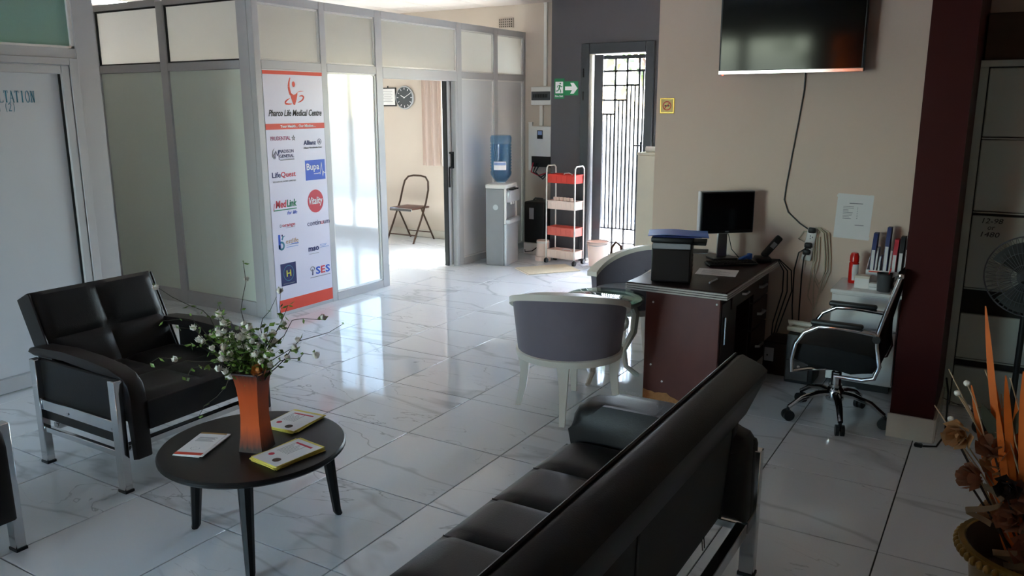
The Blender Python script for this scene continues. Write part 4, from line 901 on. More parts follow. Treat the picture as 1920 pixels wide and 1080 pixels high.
for k in range(3):
    t = thing('desk_cable', ('nearest', 'middle', 'farthest')[k]+' of three thin black cables drooping off the far desk corner', 'cable', (-1.25, 5.40+.02*k, DT), 0, 'cables behind the desk')
    MB().tube([(-.05, 0, .004), (.01, 0, .006), (.05+.02*k, 0, -.06), (.05+.025*k, .01, -.2), (.0+.02*k, .02, -.42), (-.01, .03, -.60)], .004, 6).build('cord', 'cable_black', t)
t = thing('wall_notice', 'printed white notice sheet taped to the taupe wall', 'notice', (-.826, WY, 1.015))
MB().bx(-.107, .107, -.0015, 0, -.142, .142).xf(Matrix.Rotation(R(2), 4, 'Y')).build('sheet', 'paper', t)
rnd = random.Random(2)
MB().bx(-.03, .05, -.0024, -.0015, .082, .087).build('heading', 'print_grey', t)
for k in range(9): MB().bx(-.065, -.065+rnd.uniform(.03, .065), -.0022, -.0015, .062-k*.0095, .0645-k*.0095).build('text_line', 'print_grey', t)
for k in range(7): MB().bx(.018, .024, -.0022, -.0015, .055-k*.011, .058-k*.011).build('text_line', 'print_grey', t)
MB().bx(.012, .065, -.0022, -.0015, -.055, -.051).build('text_line', 'print_grey', t)
for x, z in ((-.098, .13), (.098, .134), (-.1, -.132), (.0, -.134), (.096, -.13)): MB().bx(x-.01, x+.01, -.0026, -.0015, z-.007, z+.007).build('tape', 'white_plastic', t)
t = thing('no_smoking_sign', 'small gold no smoking sign on the taupe wall corner', 'sign', (-2.10, WY, 1.707))
MB().rb(-.053, .053, -.006, 0, -.053, .053, .003, 1).build('plate', 'brass', t); MB().bx(-.045, .045, -.0075, -.006, -.045, .045).build('face', 'sign_gold', t)
rg = MB().lathe([(.025, 0), (.032, 0), (.032, .001), (.025, .001), (.025, 0)], 28, caps=False).xf(Matrix.Translation((0, -.0075, 0)) @ Matrix.Rotation(R(90), 4, 'X')); rg.build('red_ring', 'print_orange', t)
MB().bx(-.027, .027, -.0088, -.0078, -.003, .003).xf(Matrix.Rotation(R(-45), 4, 'Y')).build('red_slash', 'print_orange', t)
MB().bx(-.018, .018, -.0079, -.0075, -.004, .004).build('cigarette', 'print_black', t); MB().bx(.006, .01, -.0079, -.0075, .006, .014).build('smoke_mark', 'print_black', t)

# ------------------------------------------------------------------ poster on the cubicle
PX = PF+.0004
t = thing('poster', 'tall white vinyl poster of a medical centre with insurer logos on the cubicle', 'poster', (PX, 4.594, .03))
def PZ(y, z): return (0, y-4.594, z-.03)
def pbox(n, y0, y1, z0, z1, m, d=.0012, par=None): return MB().bx(.0014, .0014+d, y0-4.594, y1-4.594, z0-.03, z1-.03).build(n, m, par or t)
MB().bx(0, .0014, 0, .65, 0, 1.955).build('sheet', 'poster_vinyl', t)
def ptext(s, y, z, size, m, width=None, shear=0., bold=0., n='lettering', d=.0022): return text(n, s, size, m, t, (d, y-4.594, z-.03), '+x', width, shear, bold)
pbox('red_band', 4.594, 5.244, 1.957, 1.985, 'print_orange'); pbox('red_band', 4.594, 5.244, 1.527, 1.573, 'print_orange'); pbox('red_band', 4.625, 5.244, .032, .134, 'print_orange')
def pshape(n, pts, m, d=.0012): return MB().prism([(y-4.594, z-.03) for y, z in pts], 'x', .0014, .0014+d).build(n, m, t, smooth=False)
def pstroke(n, pts, w, m):
    mb = MB()
    for i in range(len(pts)-1):
        a, b = Vector(pts[i]), Vector(pts[i+1]); d = (b-a).normalized(); nn = Vector((-d.y, d.x)); w0 = (w[i] if isinstance(w, list) else w)/2; w1 = (w[i+1] if isinstance(w, list) else w)/2
        q = [a+nn*w0, b+nn*w1, b-nn*w1, a-nn*w0]; mb.prism([(p.x-4.594, p.y-.03) for p in q], 'x', .0014, .0026)
    return mb.build(n, m, t, smooth=False)
def arc(c, rx, ry, a0, a1, n=14): return [(c[0]+rx*math.cos(R(a0+(a1-a0)*i/n)), c[1]+ry*math.sin(R(a0+(a1-a0)*i/n))) for i in range(n+1)]
# figure emblem: long curved arm, head, tapering body, two swooshes
pstroke('emblem', [(4.882, 1.935), (4.868, 1.90), (4.862, 1.865), (4.868, 1.83), (4.878, 1.80)], [.006, .014, .02, .022, .02], 'print_orange')
pshape('emblem', arc((4.916, 1.884), .016, .022, 0, 345, 16), 'print_orange')
pshape('emblem', [(4.868, 1.826), (4.885, 1.812), (4.91, 1.80), (4.935, 1.806), (4.955, 1.822), (4.952, 1.80), (4.94, 1.762), (4.922, 1.722), (4.912, 1.718), (4.90, 1.728), (4.885, 1.768), (4.874, 1.80)], 'print_orange')
pstroke('emblem', [(4.958, 1.822), (4.985, 1.829), (5.022, 1.83)], [.003, .006, .002], 'print_orange')
pstroke('emblem', [(4.972, 1.79), (5.005, 1.794), (5.022, 1.784), (5.01, 1.762), (4.98, 1.746), (4.952, 1.74)], [.004, .012, .014, .012, .008, .003], 'print_orange')
pstroke('emblem', [(4.868, 1.772), (4.835, 1.757), (4.815, 1.742), (4.82, 1.729), (4.85, 1.726), (4.885, 1.728)], [.003, .010, .014, .014, .012, .006], 'print_orange')
ptext('Pharco Life Medical Centre', 4.632, 1.632, .072, 'print_black', .585, .3, .0012); ptext('Your Health... Our Mission....', 4.745, 1.541, .03, 'print_white', .395, 0, .0008, d=.0035)
ptext('PRUDENTIAL', 4.637, 1.442, .045, 'print_magenta', .21); pstroke('star', [(4.862, 1.462), (4.90, 1.462), (4.87, 1.436), (4.883, 1.478), (4.896, 1.436), (4.862, 1.462)], .003, 'print_grey')
ptext('Allianz', 4.991, 1.395, .05, 'print_navy', .143, 0, .0016); pstroke('ring', arc((5.175, 1.416), .022, .022, 0, 360, 18), .004, 'print_navy')
for k in (-.008, 0, .008): pbox('ring_bar', 5.175+k-.002, 5.175+k+.002, 1.404, 1.424+(.006 if k == 0 else 0), 'print_navy')
ptext('Allianz Worldwide Care', 4.989, 1.362, .022, 'print_grey', .212)
pstroke('flame', [(4.66, 1.295), (4.645, 1.32), (4.652, 1.36), (4.668, 1.38)], [.002, .012, .008, .001], 'print_grey'); pstroke('flame', [(4.668, 1.295), (4.66, 1.325), (4.675, 1.35)], [.002, .01, .002], 'print_black')
pstroke('monogram', [(4.675, 1.30), (4.683, 1.36), (4.698, 1.318), (4.712, 1.366), (4.713, 1.285)], .004, 'print_navy')
ptext('MADISON', 4.718, 1.340, .038, 'print_navy', .156); ptext('GENERAL', 4.72, 1.302, .038, 'print_navy', .156); pbox('rule', 4.724, 4.878, 1.291, 1.293, 'print_navy'); pbox('rule', 4.724, 4.878, 1.281, 1.286, 'print_grey')
ptext('Life', 4.628, 1.147, .06, 'print_navy', .09, 0, .001); ptext('Quest', 4.722, 1.147, .06, 'print_red', .16, 0, .001); ptext('TECHNOLOGIES LIMITED', 4.630, 1.106, .018, 'print_grey', .252)
pbox('blue_square', 4.995, 5.226, 1.098, 1.266, 'print_blue'); ptext('Bupa', 5.008, 1.185, .078, 'print_white', .148, 0, .001, d=.0034)
b = pstroke('pulse_line', [(5.09, 1.15), (5.145, 1.15), (5.155, 1.158), (5.163, 1.142), (5.184, 1.242), (5.195, 1.122), (5.205, 1.165), (5.213, 1.15), (5.226, 1.152)], .004, 'print_white'); b.location.x += .0012
pshape('red_disc', arc((5.094, .918), .092, .098, 0, 352, 40), 'print_red'); ptext('Vitality', 5.014, .895, .085, 'print_white', .16, .2, .001, d=.0034)
ptext('Med', 4.644, .902, .082, 'print_red', .118, .15, .002); ptext('Link', 4.766, .902, .082, 'print_green', .108, .15, .002); pbox('rule', 4.622, 4.872, .878, .886, 'print_green'); pstroke('tick', [(4.622, .88), (4.632, .94)], .005, 'print_red'); ptext('for life', 4.765, .838, .042, 'print_blue', .11, .3)
ptext('orange', 4.702, .742, .042, 'print_red', .141); pstroke('ring', arc((4.685, .752), .008, .012, 0, 360, 10), .003, 'print_grey'); pbox('rule', 4.74, 4.84, .729, .731, 'print_grey')
ptext('contin', 4.983, .714, .062, 'print_navy', .155); ptext('u', 5.142, .714, .062, 'print_red', .03); ptext('um', 5.176, .714, .062, 'print_navy', .072)
pstroke('letter_b', [(4.662, .682), (4.660, .565)], .022, 'print_blue'); pstroke('letter_b', arc((4.682, .588), .026, .03, 130, -200, 16), .016, 'print_teal'); pstroke('letter_b', [(4.69, .635), (4.70, .66), (4.725, .668)], [.014, .012, .003], 'print_teal'); pshape('letter_b', arc((4.694, .672), .007, .009, 0, 340, 10), 'print_navy')
ptext('estlife', 4.73, .60, .052, 'print_gold', .138); pbox('rule', 4.735, 4.87, .585, .587, 'print_teal'); pbox('rule', 4.735, 4.865, .566, .572, 'print_lightblue'); pbox('rule', 4.79, 4.87, .589, .594, 'print_blue')
ptext('mso', 4.979, .497, .066, 'print_navy', .125, 0, .0024); pbox('rule', 5.118, 5.20, .535, .54, 'print_lightblue'); pbox('rule', 5.118, 5.19, .525, .53, 'print_lightblue'); pbox('rule', 5.118, 5.225, .511, .516, 'print_lightblue'); pbox('rule', 4.985, 5.10, .47, .473, 'print_grey')
pbox('navy_square', 4.654, 4.824, .25, .437, 'print_navy'); b = pstroke('ring', arc((4.739, .352), .056, .064, 0, 360, 28), .004, 'print_teal'); b.location.x += .0012
b = ptext('H', 4.715, .325, .075, 'print_yellow', .05, 0, .001, d=.0034); b = ptext('HEALTHCARE', 4.672, .264, .02, 'print_grey', .13, d=.0034) if False else pbox('rule', 4.675, 4.80, .264, .268, 'print_grey', .0024)
ptext('S', 5.052, .288, .088, 'print_blue', .054, 0, .002); ptext('E', 5.113, .288, .088, 'print_red', .05, 0, .002); ptext('S', 5.17, .288, .088, 'print_blue', .054, 0, .002); pbox('rule', 4.985, 5.226, .262, .267, 'print_grey')
pstroke('tree', [(5.012, .285), (5.016, .32), (5.01, .34)], [.014, .01, .004], 'print_navy')
for k in range(12): a = k*.6; pshape('tree_leaf', arc((5.014+.022*math.cos(a), .34+.018*math.sin(a)), .005, .006, 0, 330, 6), 'print_grey')

# ------------------------------------------------------------------ exit corner
EY = 8.2
t = thing('fire_exit_sign', 'green fire exit sign with running figure on the charcoal wall', 'sign', (-4.362, EY, 1.895))
MB().bx(-.062, .062, -.004, 0, -.108, .108).build('plate', 'sign_green', t); MB().bx(-.048, .046, -.0052, -.004, -.05, .075).build('doorway_mark', 'print_white', t)
mn = MB(); mn.lathe([(.0095, 0), (.0095, .001)], 12).xf(Matrix.Translation((.012, -.0052, .055)) @ Matrix.Rotation(R(90), 4, 'X'))
def limb(p, w):
    for i in range(len(p)-1):
        a, b = Vector(p[i]), Vector(p[i+1]); d = (b-a).normalized(); n_ = Vector((-d.y, d.x))*w; mn.prism([tuple(a+n_), tuple(b+n_), tuple(b-n_), tuple(a-n_)], 'y', -.0062, -.0052)
limb([(.008, .04), (-.002, .0)], .008); limb([(.008, .036), (-.02, .03), (-.026, .012)], .004); limb([(.01, .034), (.026, .018), (.036, .024)], .004); limb([(-.002, .002), (.016, -.018), (.018, -.042)], .005); limb([(-.004, .0), (-.016, -.022), (-.04, -.026)], .005)
mn.build('running_figure', 'sign_green', t, smooth=False); text('lettering', 'Fire Exit', .03, 'print_white', t, (-.052, -.0042, -.09), '-y', .10, 0, .0006)
t = thing('arrow_sign', 'green sign with white arrow pointing right toward the exit door', 'sign', (-4.215, EY, 1.897))
MB().bx(-.085, .085, -.004, 0, -.075, .075).build('plate', 'sign_green', t)
MB().prism([(-.075, -.02), (.01, -.02), (-.012, -.058), (.03, -.058), (.078, 0), (.03, .058), (-.012, .058), (.01, .02), (-.075, .02)], 'y', -.0055, -.004).build('arrow', 'print_white', t, smooth=False)
t = thing('breaker_box', 'white electrical breaker box with a dark window on the cream wall', 'breaker box', (-4.80, 8.65, 1.825))
MB().rb(-.135, .135, -.09, 0, -.105, .105, .006, 1).build('housing', 'white_plastic', t); MB().rb(-.125, .125, -.094, -.09, -.05, .05, .003, 1).build('window_flap', 'gate_steel', t)
for k in range(9): MB().bx(-.10+k*.022, -.086+k*.022, -.096, -.094, -.02, .02).build('switch', 'black_plastic', t)
t = thing('inverter', 'white wall inverter with a small dark display', 'inverter', (-4.79, 8.65, 1.30))
MB().rb(-.14, .14, -.11, 0, -.175, .175, .008, 1).build('housing', 'white_plastic', t); MB().bx(-.045, .03, -.112, -.11, .03, .13).build('display_frame', 'black_plastic', t); MB().bx(-.035, .02, -.113, -.112, .075, .12).build('display', 'print_lightblue', t)
MB().rb(-.13, .13, -.10, 0, -.30, -.175, .006, 1).build('terminal_box', 'black_plastic', t)
for k, m in enumerate(('print_red', 'cable_black', 'cable_black')): MB().tube([(-.1+.05*k, -.105, -.25), (-.12+.03*k, -.12, -.36), (-.02+.03*k, -.12, -.40-.02*k), (.1, -.10, -.36)], .008, 6).build('wire', m, t)
for (x, z0, z1, w, lb) in ((-4.78, 1.935, CEIL, .04, 'white cable conduit running up from the breaker box'), (-4.83, 1.48, 1.715, .045, 'short white conduit between breaker box and inverter'), (-4.975, .95, 1.52, .05, 'white cable trunking left of the inverter')):
    t = thing('cable_conduit', lb, 'conduit', (x, 8.65, z0), 0, 'conduits on the cream wall'); MB().rb(-w/2, w/2, -.03, 0, 0, z1-z0, .003, 1).build('duct', 'white_plastic', t); MB().bx(-w/2-.002, w/2+.002, -.032, 0, (z1-z0)*.98, (z1-z0)).build('end_cap', 'white_gloss', t)
t = thing('battery_box', 'black battery box on a white base under the inverter', 'battery', (-4.70, 8.40, 0))
MB().rb(-.14, .12, -.17, .16, 0, .14, .008, 1).build('base', 'white_plastic', t); MB().rb(-.13, .14, -.17, .16, .14, .62, .01, 1).build('case', 'black_plastic', t); MB().bx(-.06, .0, -.173, -.17, .42, .55).build('label_plate', 'grey_plastic', t)
MB().tube([(-.10, 0, .62), (-.08, 0, .645), (.02, .0, .645), (.04, 0, .62)], .01, 8).build('top_handle', 'gate_steel', t); MB().tube([(-.12, -.17, .05), (-.1, -.2, .03), (0, -.2, .05), (.06, -.18, .1)], .006, 6).build('wire', 'cable_black', t)
# water dispenser
t = thing('water_dispenser', 'grey water dispenser with silver taps standing against the cubicle', 'water dispenser', (-4.76, 7.62, 0), R(12))
W2, D2 = .115, .19
MB().rb(-W2, W2-.02, -D2, D2, .0, .84, .006, 1).build('cabinet', 'grey_plastic', t); MB().rb(-W2-.004, W2, -D2-.004, D2+.004, .84, .885, .01, 2).build('top_cover', 'white_plastic', t)
MB().rb(W2-.02, W2+.012, -D2, D2, .0, .46, .006, 1).build('front_door', 'silver_plastic', t); MB().rb(W2-.02, W2+.05, -D2+.005, D2-.005, .46, .51, .012, 2).build('drip_tray', 'silver_plastic', t)
MB().bx(W2-.024, W2-.018, -D2+.03, D2-.03, .51, .70).build('tap_recess', 'grey_plastic', t); MB().rb(W2-.02, W2+.045, -D2+.03, D2-.03, .69, .82, .015, 2).build('tap_panel', 'silver_plastic', t)
for s in (-1, 1): MB().rb(W2-.02, W2, s*(D2-.015)-.015, s*(D2-.015)+.015, .46, .84, .004, 1).build('recess_side', 'white_plastic', t)
for y in (-.07, 0, .07):
    MB().rb(W2+.0, W2+.055, y-.02, y+.02, .82, .835, .004, 1).build('tap_lever', 'black_plastic', t); MB().cyl((W2+.02, y, .69), (W2+.02, y, .665), .01, n=10).build('tap', 'white_plastic', t)
hg = MB(); hg.lathe([(.03, 0), (.03, .002)], 20); hg.xf(Matrix.Translation((0, -D2-.001, .64)) @ Matrix.Rotation(R(90), 4, 'X')); hg.build('side_grip', 'silver_plastic', t)
t = thing('water_bottle', 'large blue ribbed water bottle upside down on the dispenser', 'water bottle', (-4.765, 7.62, .885))
pr = [(.03, .0), (.05, .012), (.085, .05), (.112, .09), (.116, .11)]
for k in range(10): z = .12+k*.032; pr += [(.116, z), (.116, z+.012), (.109, z+.016), (.109, z+.026)]
pr += [(.116, .45), (.116, .495), (.105, .515), (.06, .52), (.01, .512)]
MB().lathe(pr, 32).build('bottle_shell', 'bottle_plastic', t); MB().lathe([(.02, .02), (.045, .03), (.08, .06), (.104, .10), (.104, .42), (.01, .425)], 28).build('water', 'water_clear', t)
lb = MB().grid(lambda u, v: (.1178*math.cos(R(-100+70*u)), .1178*math.sin(R(-100+70*u)), .15+.09*v), 8, 1); lb.build('label_patch', 'print_white', t); lb = MB().grid(lambda u, v: (.1183*math.cos(R(-98+66*u)), .1183*math.sin(R(-98+66*u)), .20+.03*v), 8, 1); lb.build('label_band', 'print_lightblue', t)
MB().lathe([(.045, -.001), (.05, .004), (.045, .012)], 20).build('neck_ring', 'white_plastic', t)
# trolley
TRL, TRZ = Vector((-4.14, 7.94, 0)), R(-6)
t = thing('storage_trolley', 'four tier trolley with red and pink baskets beside the exit door', 'trolley', TRL, TRZ)
for x in (-.185, .185):
    for y in (-.09, .09): MB().cyl((x, y, .05), (x, y, 1.0), .008, n=8).build('post', 'white_gloss', t)
    MB().tube([(x, -.09, 1.0), (x, -.088, 1.05), (x, -.06, 1.075), (x, .06, 1.075), (x, .088, 1.05), (x, .09, 1.0)], .008, 8).build('handle', 'white_gloss', t)
    for y in (-.09, .09):
        w = MB().cyl((x-.014, y, .026), (x+.014, y, .026), .026, n=14); w.cyl((x, y, .026), (x, y, .06), .008); w.build('castor', 'black_plastic', t)
for z, m in ((.89, 'red_plastic'), (.605, 'pale_pink_plastic'), (.315, 'coral_plastic'), (.06, 'pale_pink_plastic')):
    b = MB(); X, Y = .178, .082; H = .095
    b.rb(-X, X, -Y, Y, z, z+.008, .003, 1)
    for q in ((-X, X, -Y, -Y+.006), (-X, X, Y-.006, Y), (-X, -X+.006, -Y, Y), (X-.006, X, -Y, Y)): b.rb(q[0], q[1], q[2], q[3], z, z+H, .002, 1)
    for q in ((-X-.008, X+.008, -Y-.008, -Y+.006), (-X-.008, X+.008, Y-.006, Y+.008), (-X-.008, -X+.006, -Y, Y), (X-.006, X+.008, -Y, Y)): b.rb(q[0], q[1], q[2], q[3], z+H-.008, z+H, .002, 1)
    bk_ = b.build('basket', m, t)
    for k in range(5): MB().bx(-.13+k*.065-.004, -.13+k*.065+.004, -Y-.003, -Y, z+.012, z+H-.014).build('basket_rib', m, bk_)
Mw = Matrix.Translation(TRL) @ Matrix.Rotation(TRZ, 4, 'Z')
for k in range(6):
    p = Mw @ Vector((-.11+k*.042, -.03, .614))
    c = thing('sample_jar', ('leftmost', 'second', 'third', 'fourth', 'fifth', 'rightmost')[k]+' of the pink jars in the second trolley basket', 'jar', p, 0, 'jars in the trolley basket'); MB().lathe([(.017, 0), (.019, .004), (.019, .085)], 14).build('jar_body', 'dry_rose', c); MB().lathe([(.021, .085), (.021, .115), (.018, .12)], 14).build('lid', 'pale_pink_plastic', c)
for z, lb in ((.899, 'coil of white tubing in the red top basket'), (.069, 'coil of white tubing in the lowest basket')):
    p = Mw @ Vector((.06, -.05, z)); c = thing('tube_coil', lb, 'tubing', p); MB().tube([(-.06, 0, .05), (-.03, -.01, .10), (.02, .0, .105), (.05, .01, .09), (.06, .02, .02)], .005, 6).build('tube_loop', 'white_plastic', c); MB().tube([(-.05, .03, .01), (0, .04, .012), (.05, .03, .01)], .005, 6).build('tube_end', 'white_plastic', c)
t = thing('waste_bin', 'small pale pink tapered bin between battery box and trolley', 'bin', (-4.435, 7.98, 0)); MB().lathe([(.088, 0), (.09, .01), (.088, .05), (.078, .055), (.07, .20), (.072, .23), (.06, .232)], 24).build('bin_body', 'pale_pink_plastic', t); MB().lathe([(.074, .205), (.077, .21), (.074, .215)], 24, caps=False).build('rim', 'white_gloss', t)
t = thing('bucket', 'pale pink bucket with a dark rim beside the exit door', 'bucket', (-3.755, 7.99, 0))
MB().lathe([(.001, .005), (.095, 0), (.098, .01), (.118, .265), (.113, .265), (.09, .015), (.001, .012)], 32, caps=False).build('bucket_body', 'pale_pink_plastic', t); MB().lathe([(.117, .255), (.123, .257), (.123, .272), (.114, .274)], 32, caps=False).build('rim', 'curtain', t)
MB().tube([(.121*math.cos(R(a)), .121*math.sin(R(a)), .255-.02*math.sin(R(a-180))) for a in range(180, 361, 12)], .0035, 6).build('handle', 'brushed_steel', t)
t = thing('floor_mat', 'cream woven mat on the floor in front of the trolley', 'mat', (-4.10, 7.55, 0), R(-38)); MB().rb(-.2, .2, -.33, .26, .0005, .009, .004, 1).build('weave', 'mat_jute', t); MB().bx(-.2, .2, -.345, -.33, .0005, .005).build('fringe', 'cream_plastic', t)
# filing cabinet behind the wall corner
t = thing('filing_cabinet', 'cream metal filing cabinet standing behind the taupe wall corner', 'filing cabinet', (-2.375, 6.42, 0))
MB().rb(-.185, .185, -.27, .27, 0, 1.325, .006, 1).build('body', 'cream_plastic', t); MB().rb(-.19, .19, -.275, .275, 1.325, 1.345, .004, 1).build('top', 'cream_plastic', t)
for k in range(4):
    d = MB().rb(-.192, -.185, -.25, .25, .03+k*.32, .33+k*.32, .003, 1).build('drawer', 'cream_paint', t)
t = thing('wooden_key_box', 'wooden box frame hanging on the side of the filing cabinet', 'box', (-2.569, 6.38, 1.04)); MB().rb(-.03, 0, -.11, .11, 0, .27, .003, 1).build('frame', 'wood_frame', t); MB().bx(-.033, -.03, -.08, .08, .03, .24).build('panel', 'cardboard', t)
t = thing('paper_roll', 'white roll lying on top of the filing cabinet', 'roll', (-2.47, 6.25, 1.345)); MB().cyl((-.06, 0, .022), (.06, 0, .022), .022, n=16).build('roll', 'paper', t); MB().cyl((-.062, 0, .022), (.062, 0, .022), .008, n=10).build('core', 'cardboard', t)
t = thing('handbag', 'brown curved bag handle showing above the tub chair behind the printer', 'bag', (-2.74, 6.2, 0), R(10))
MB().rb(-.10, .10, -.05, .05, 0, .48, .03, 2).build('bag_body', 'brown_vinyl', t); MB().tube([(-.05, 0, .47), (-.045, 0, .55), (-.01, 0, .60), (.03, 0, .57), (.05, 0, .47)], .012, 8).build('handle', 'brown_vinyl', t)

# ------------------------------------------------------------------ room behind the sliding door
BY = 8.65
t = thing('wall_clock', 'round wall clock with dark face and silver rim inside the cubicle', 'clock', (-6.875, BY, 1.82))
Q = Matrix.Rotation(R(90), 4, 'X')
MB().lathe([(.145, 0), (.15, .01), (.148, .03), (.135, .036), (.132, .026)], 40, caps=False).xf(Q).build('rim', 'silver_plastic', t); MB().lathe([(.001, .026), (.133, .026)], 40, caps=False).xf(Q).build('dial', 'clock_face', t)
for k in range(12): a = k*PI/6; MB().bx(-.004, .004, -.029, -.027, .10, .122 if k % 3 else .126).xf(Matrix.Rotation(a, 4, 'Y')).build('hour_mark', 'print_white', t)
MB().bx(-.004, .004, -.031, -.029, -.01, .065).xf(Matrix.Rotation(R(-65), 4, 'Y')).build('hour_hand', 'print_white', t); MB().bx(-.003, .003, -.032, -.030, -.015, .105).xf(Matrix.Rotation(R(62), 4, 'Y')).build('minute_hand', 'print_white', t)
t = thing('framed_certificate', 'black framed certificate beside the wall clock', 'picture frame', (-7.16, BY, 1.83)); MB().rb(-.135, .135, -.018, 0, -.12, .12, .004, 1).build('frame', 'black_plastic', t); MB().bx(-.12, .12, -.0195, -.018, -.105, .105).build('certificate', 'paper', t)
for k in range(7): MB().bx(-.08+(k % 2)*.02, .08-(k % 2)*.02, -.0203, -.0195, .07-k*.022, .074-k*.022).build('text_line', 'print_grey', t)
MB().bx(-.01, .01, -.014, -.01, .12, .14).build('hook', 'black_plastic', t)
t = thing('curtain', 'beige pleated curtain hanging beside the cubicle window', 'curtain', (-6.39, BY-.10, .96))
MB().grid(lambda u, v: (-.15+.30*u, .028*math.sin(u*17)*(1-.25*v), 1.45*v), 40, 6).grid(lambda u, v: (-.15+.30*u, .006+.028*math.sin(u*17)*(1-.25*v), 1.45*v), 40, 6).build('fabric', 'curtain', t); MB().cyl((-.2, 0, 1.46), (1.3, 0, 1.46), .012, n=10).build('rod', 'brown_metal', t)
t = thing('folding_chair', 'brown metal folding chair against the cubicle back wall', 'chair', (-6.60, 8.33, 0))
for s in (-1, 1):
    x = s*.215
    MB().tube([(x, -.23, .0), (x, -.05, .30), (x*.98, .06, .50), (x*.97, .12, .66)], .0125, 8).build('front_leg', 'brown_metal', t); MB().tube([(x*.9, .24, .0), (x*.9, .0, .40), (x*.9, -.02, .44)], .0115, 8).build('rear_leg', 'brown_metal', t); MB().tube([(x, .055, .49), (x*.93, .02, .40)], .008, 6).build('brace', 'brown_metal', t)
MB().tube([(-.208, .12, .66), (-.19, .145, .76), (-.14, .16, .815), (-.06, .165, .83), (.06, .165, .83), (.14, .16, .815), (.19, .145, .76), (.208, .12, .66)], .0125, 8).build('back_hoop', 'brown_metal', t)
MB().rb(-.185, .185, -.19, .17, .42, .445, .01, 2).build('seat', 'brown_vinyl', t); MB().rb(-.18, .18, -.198, -.19, .405, .44, .003, 1).build('seat_front', 'chrome', t)
MB().cyl((-.2, -.17, .10), (.2, -.17, .10), .008, n=8).build('stretcher', 'brown_metal', t); MB().cyl((-.19, .18, .10), (.19, .18, .10), .008, n=8).build('stretcher', 'brown_metal', t)
t = thing('black_bin', 'black bin partly hidden at the left of the folding chair', 'bin', (-7.17, 8.28, 0)); MB().lathe([(.10, 0), (.105, .01), (.13, .40), (.125, .40)], 24).build('bin_body', 'black_plastic', t); MB().lathe([(.13, .39), (.138, .395), (.136, .43), (.1, .45), (.01, .455)], 24).build('lid', 'black_plastic', t)

# ------------------------------------------------------------------ right edge: metal cabinet, box, fan, urn
CY = 5.15
t = thing('metal_cabinet', 'tall grey-green metal cabinet to the right of the maroon wall', 'cabinet', (.27, CY, 0))
MB().bx(-.48, .48, .03, .385, 0, 1.94).build('carcass', 'dark_interior', t)
for x0, x1 in ((-.48, -.43), (.43, .48)): MB().rb(x0, x1, -.002, .03, 0, 1.94, .002, 1).build('upright', 'metal_cabinet', t)
MB().rb(-.48, .48, -.004, .03, 1.905, 1.94, .002, 1).build('top_rail', 'metal_cabinet', t)
DZ = [(1.54, 1.90), (1.14, 1.525), (.71, 1.115), (.30, .56), (.02, .25)]
for k, (z0, z1) in enumerate(DZ):
    d = MB().rb(-.425, .425, .0, .02, z0, z1, .004, 1).build('door_flap', 'metal_cabinet', t)
    MB().rb(-.425, .425, .005, .03, z0-.012, z0-.004, .001, 1).build('shelf_edge', 'metal_cabinet', t)
    if k == 2:
        for j, (s, z) in enumerate((('12-98', 1.075), ('or', 1.04), ('1480', 1.0))): text('handwriting', s, .04, 'print_black', d, (-.375+.03*(j == 1), -.0006, z), '-y', (.10, .035, .09)[j], .2)
t = thing('cardboard_box', 'dark brown cardboard box on top of the metal cabinet', 'box', (.15, 5.33, 1.94)); MB().rb(-.34, .34, -.17, .17, 0, .24, .004, 1).build('carton', 'cardboard', t); MB().bx(-.08, -.03, -.1715, -.17, .05, .075).build('label_card', 'paper', t)
MB().bx(-.34, .34, -.02, .02, .24, .2415).build('tape', 'leather_brown', t)
t = thing('pedestal_fan', 'black pedestal fan in front of the metal cabinet at right edge', 'fan', (.14, 4.86, 0))
MB().lathe([(.17, 0), (.17, .015), (.04, .035), (.02, .05)], 28).build('base', 'black_plastic', t); MB().cyl((0, 0, .04), (0, 0, .76), .015, n=12).build('pole', 'black_plastic', t)
FZ = Matrix.Translation((0, -.05, .86)) @ Matrix.Rotation(R(-12), 4, 'Z') @ Matrix.Rotation(R(90), 4, 'X')
MB().cyl((0, 0, -.09), (0, 0, .02), .055, n=18).xf(FZ).build('motor', 'black_plastic', t)
for k in range(3):
    MB().grid(lambda u, v: (math.cos(k*2.094+v*.9-.3)*(.03+.15*u), math.sin(k*2.094+v*.9-.3)*(.03+.15*u), .03+.03*v), 4, 4).xf(FZ).build('blade', 'dark_interior', t)
cg = MB()
for k in range(48):
    a = k*PI/24; c, s = math.cos(a), math.sin(a); cg.tube([(c*.03, s*.03, .075), (c*.13, s*.13, .07), (c*.20, s*.20, .02), (c*.2, s*.2, -.01), (c*.12, s*.12, -.04), (c*.06, s*.06, -.05)], .0014, 4, caps=False)
for r_, z in ((.205, .005), (.13, .07), (.07, .074)): cg.tube([(r_*math.cos(a*PI/20), r_*math.sin(a*PI/20), z) for a in range(41)], .004 if r_ > .2 else .0018, 6, caps=False)
cg.xf(FZ).build('cage', 'gate_steel', t)
UX, UY, UH = .19, 2.62, .45
t = thing('urn', 'gold painted urn with a beaded rim in the lower right corner', 'urn', (UX, UY, 0))
MB().lathe([(.001, 0), (.13, 0), (.135, .02), (.11, .04), (.07, .07), (.06, .10), (.09, .14), (.14, .22), (.165, .32), (.175, .39), (.19, .425), (.205, .44), (.205, .452), (.19, .455), (.17, .43), (.15, .33), (.001, .30)], 48, caps=False).build('urn_body', 'gold_paint', t)
MB().lathe([(.185, .452), (.165, .43), (.148, .34), (.001, .31)], 40, caps=False).build('inner_wall', 'urn_inside', t)
bead = MB().ball((0, 0, 0), .0115, 8, 6, 1.25).mesh('bead', 'gold_paint')
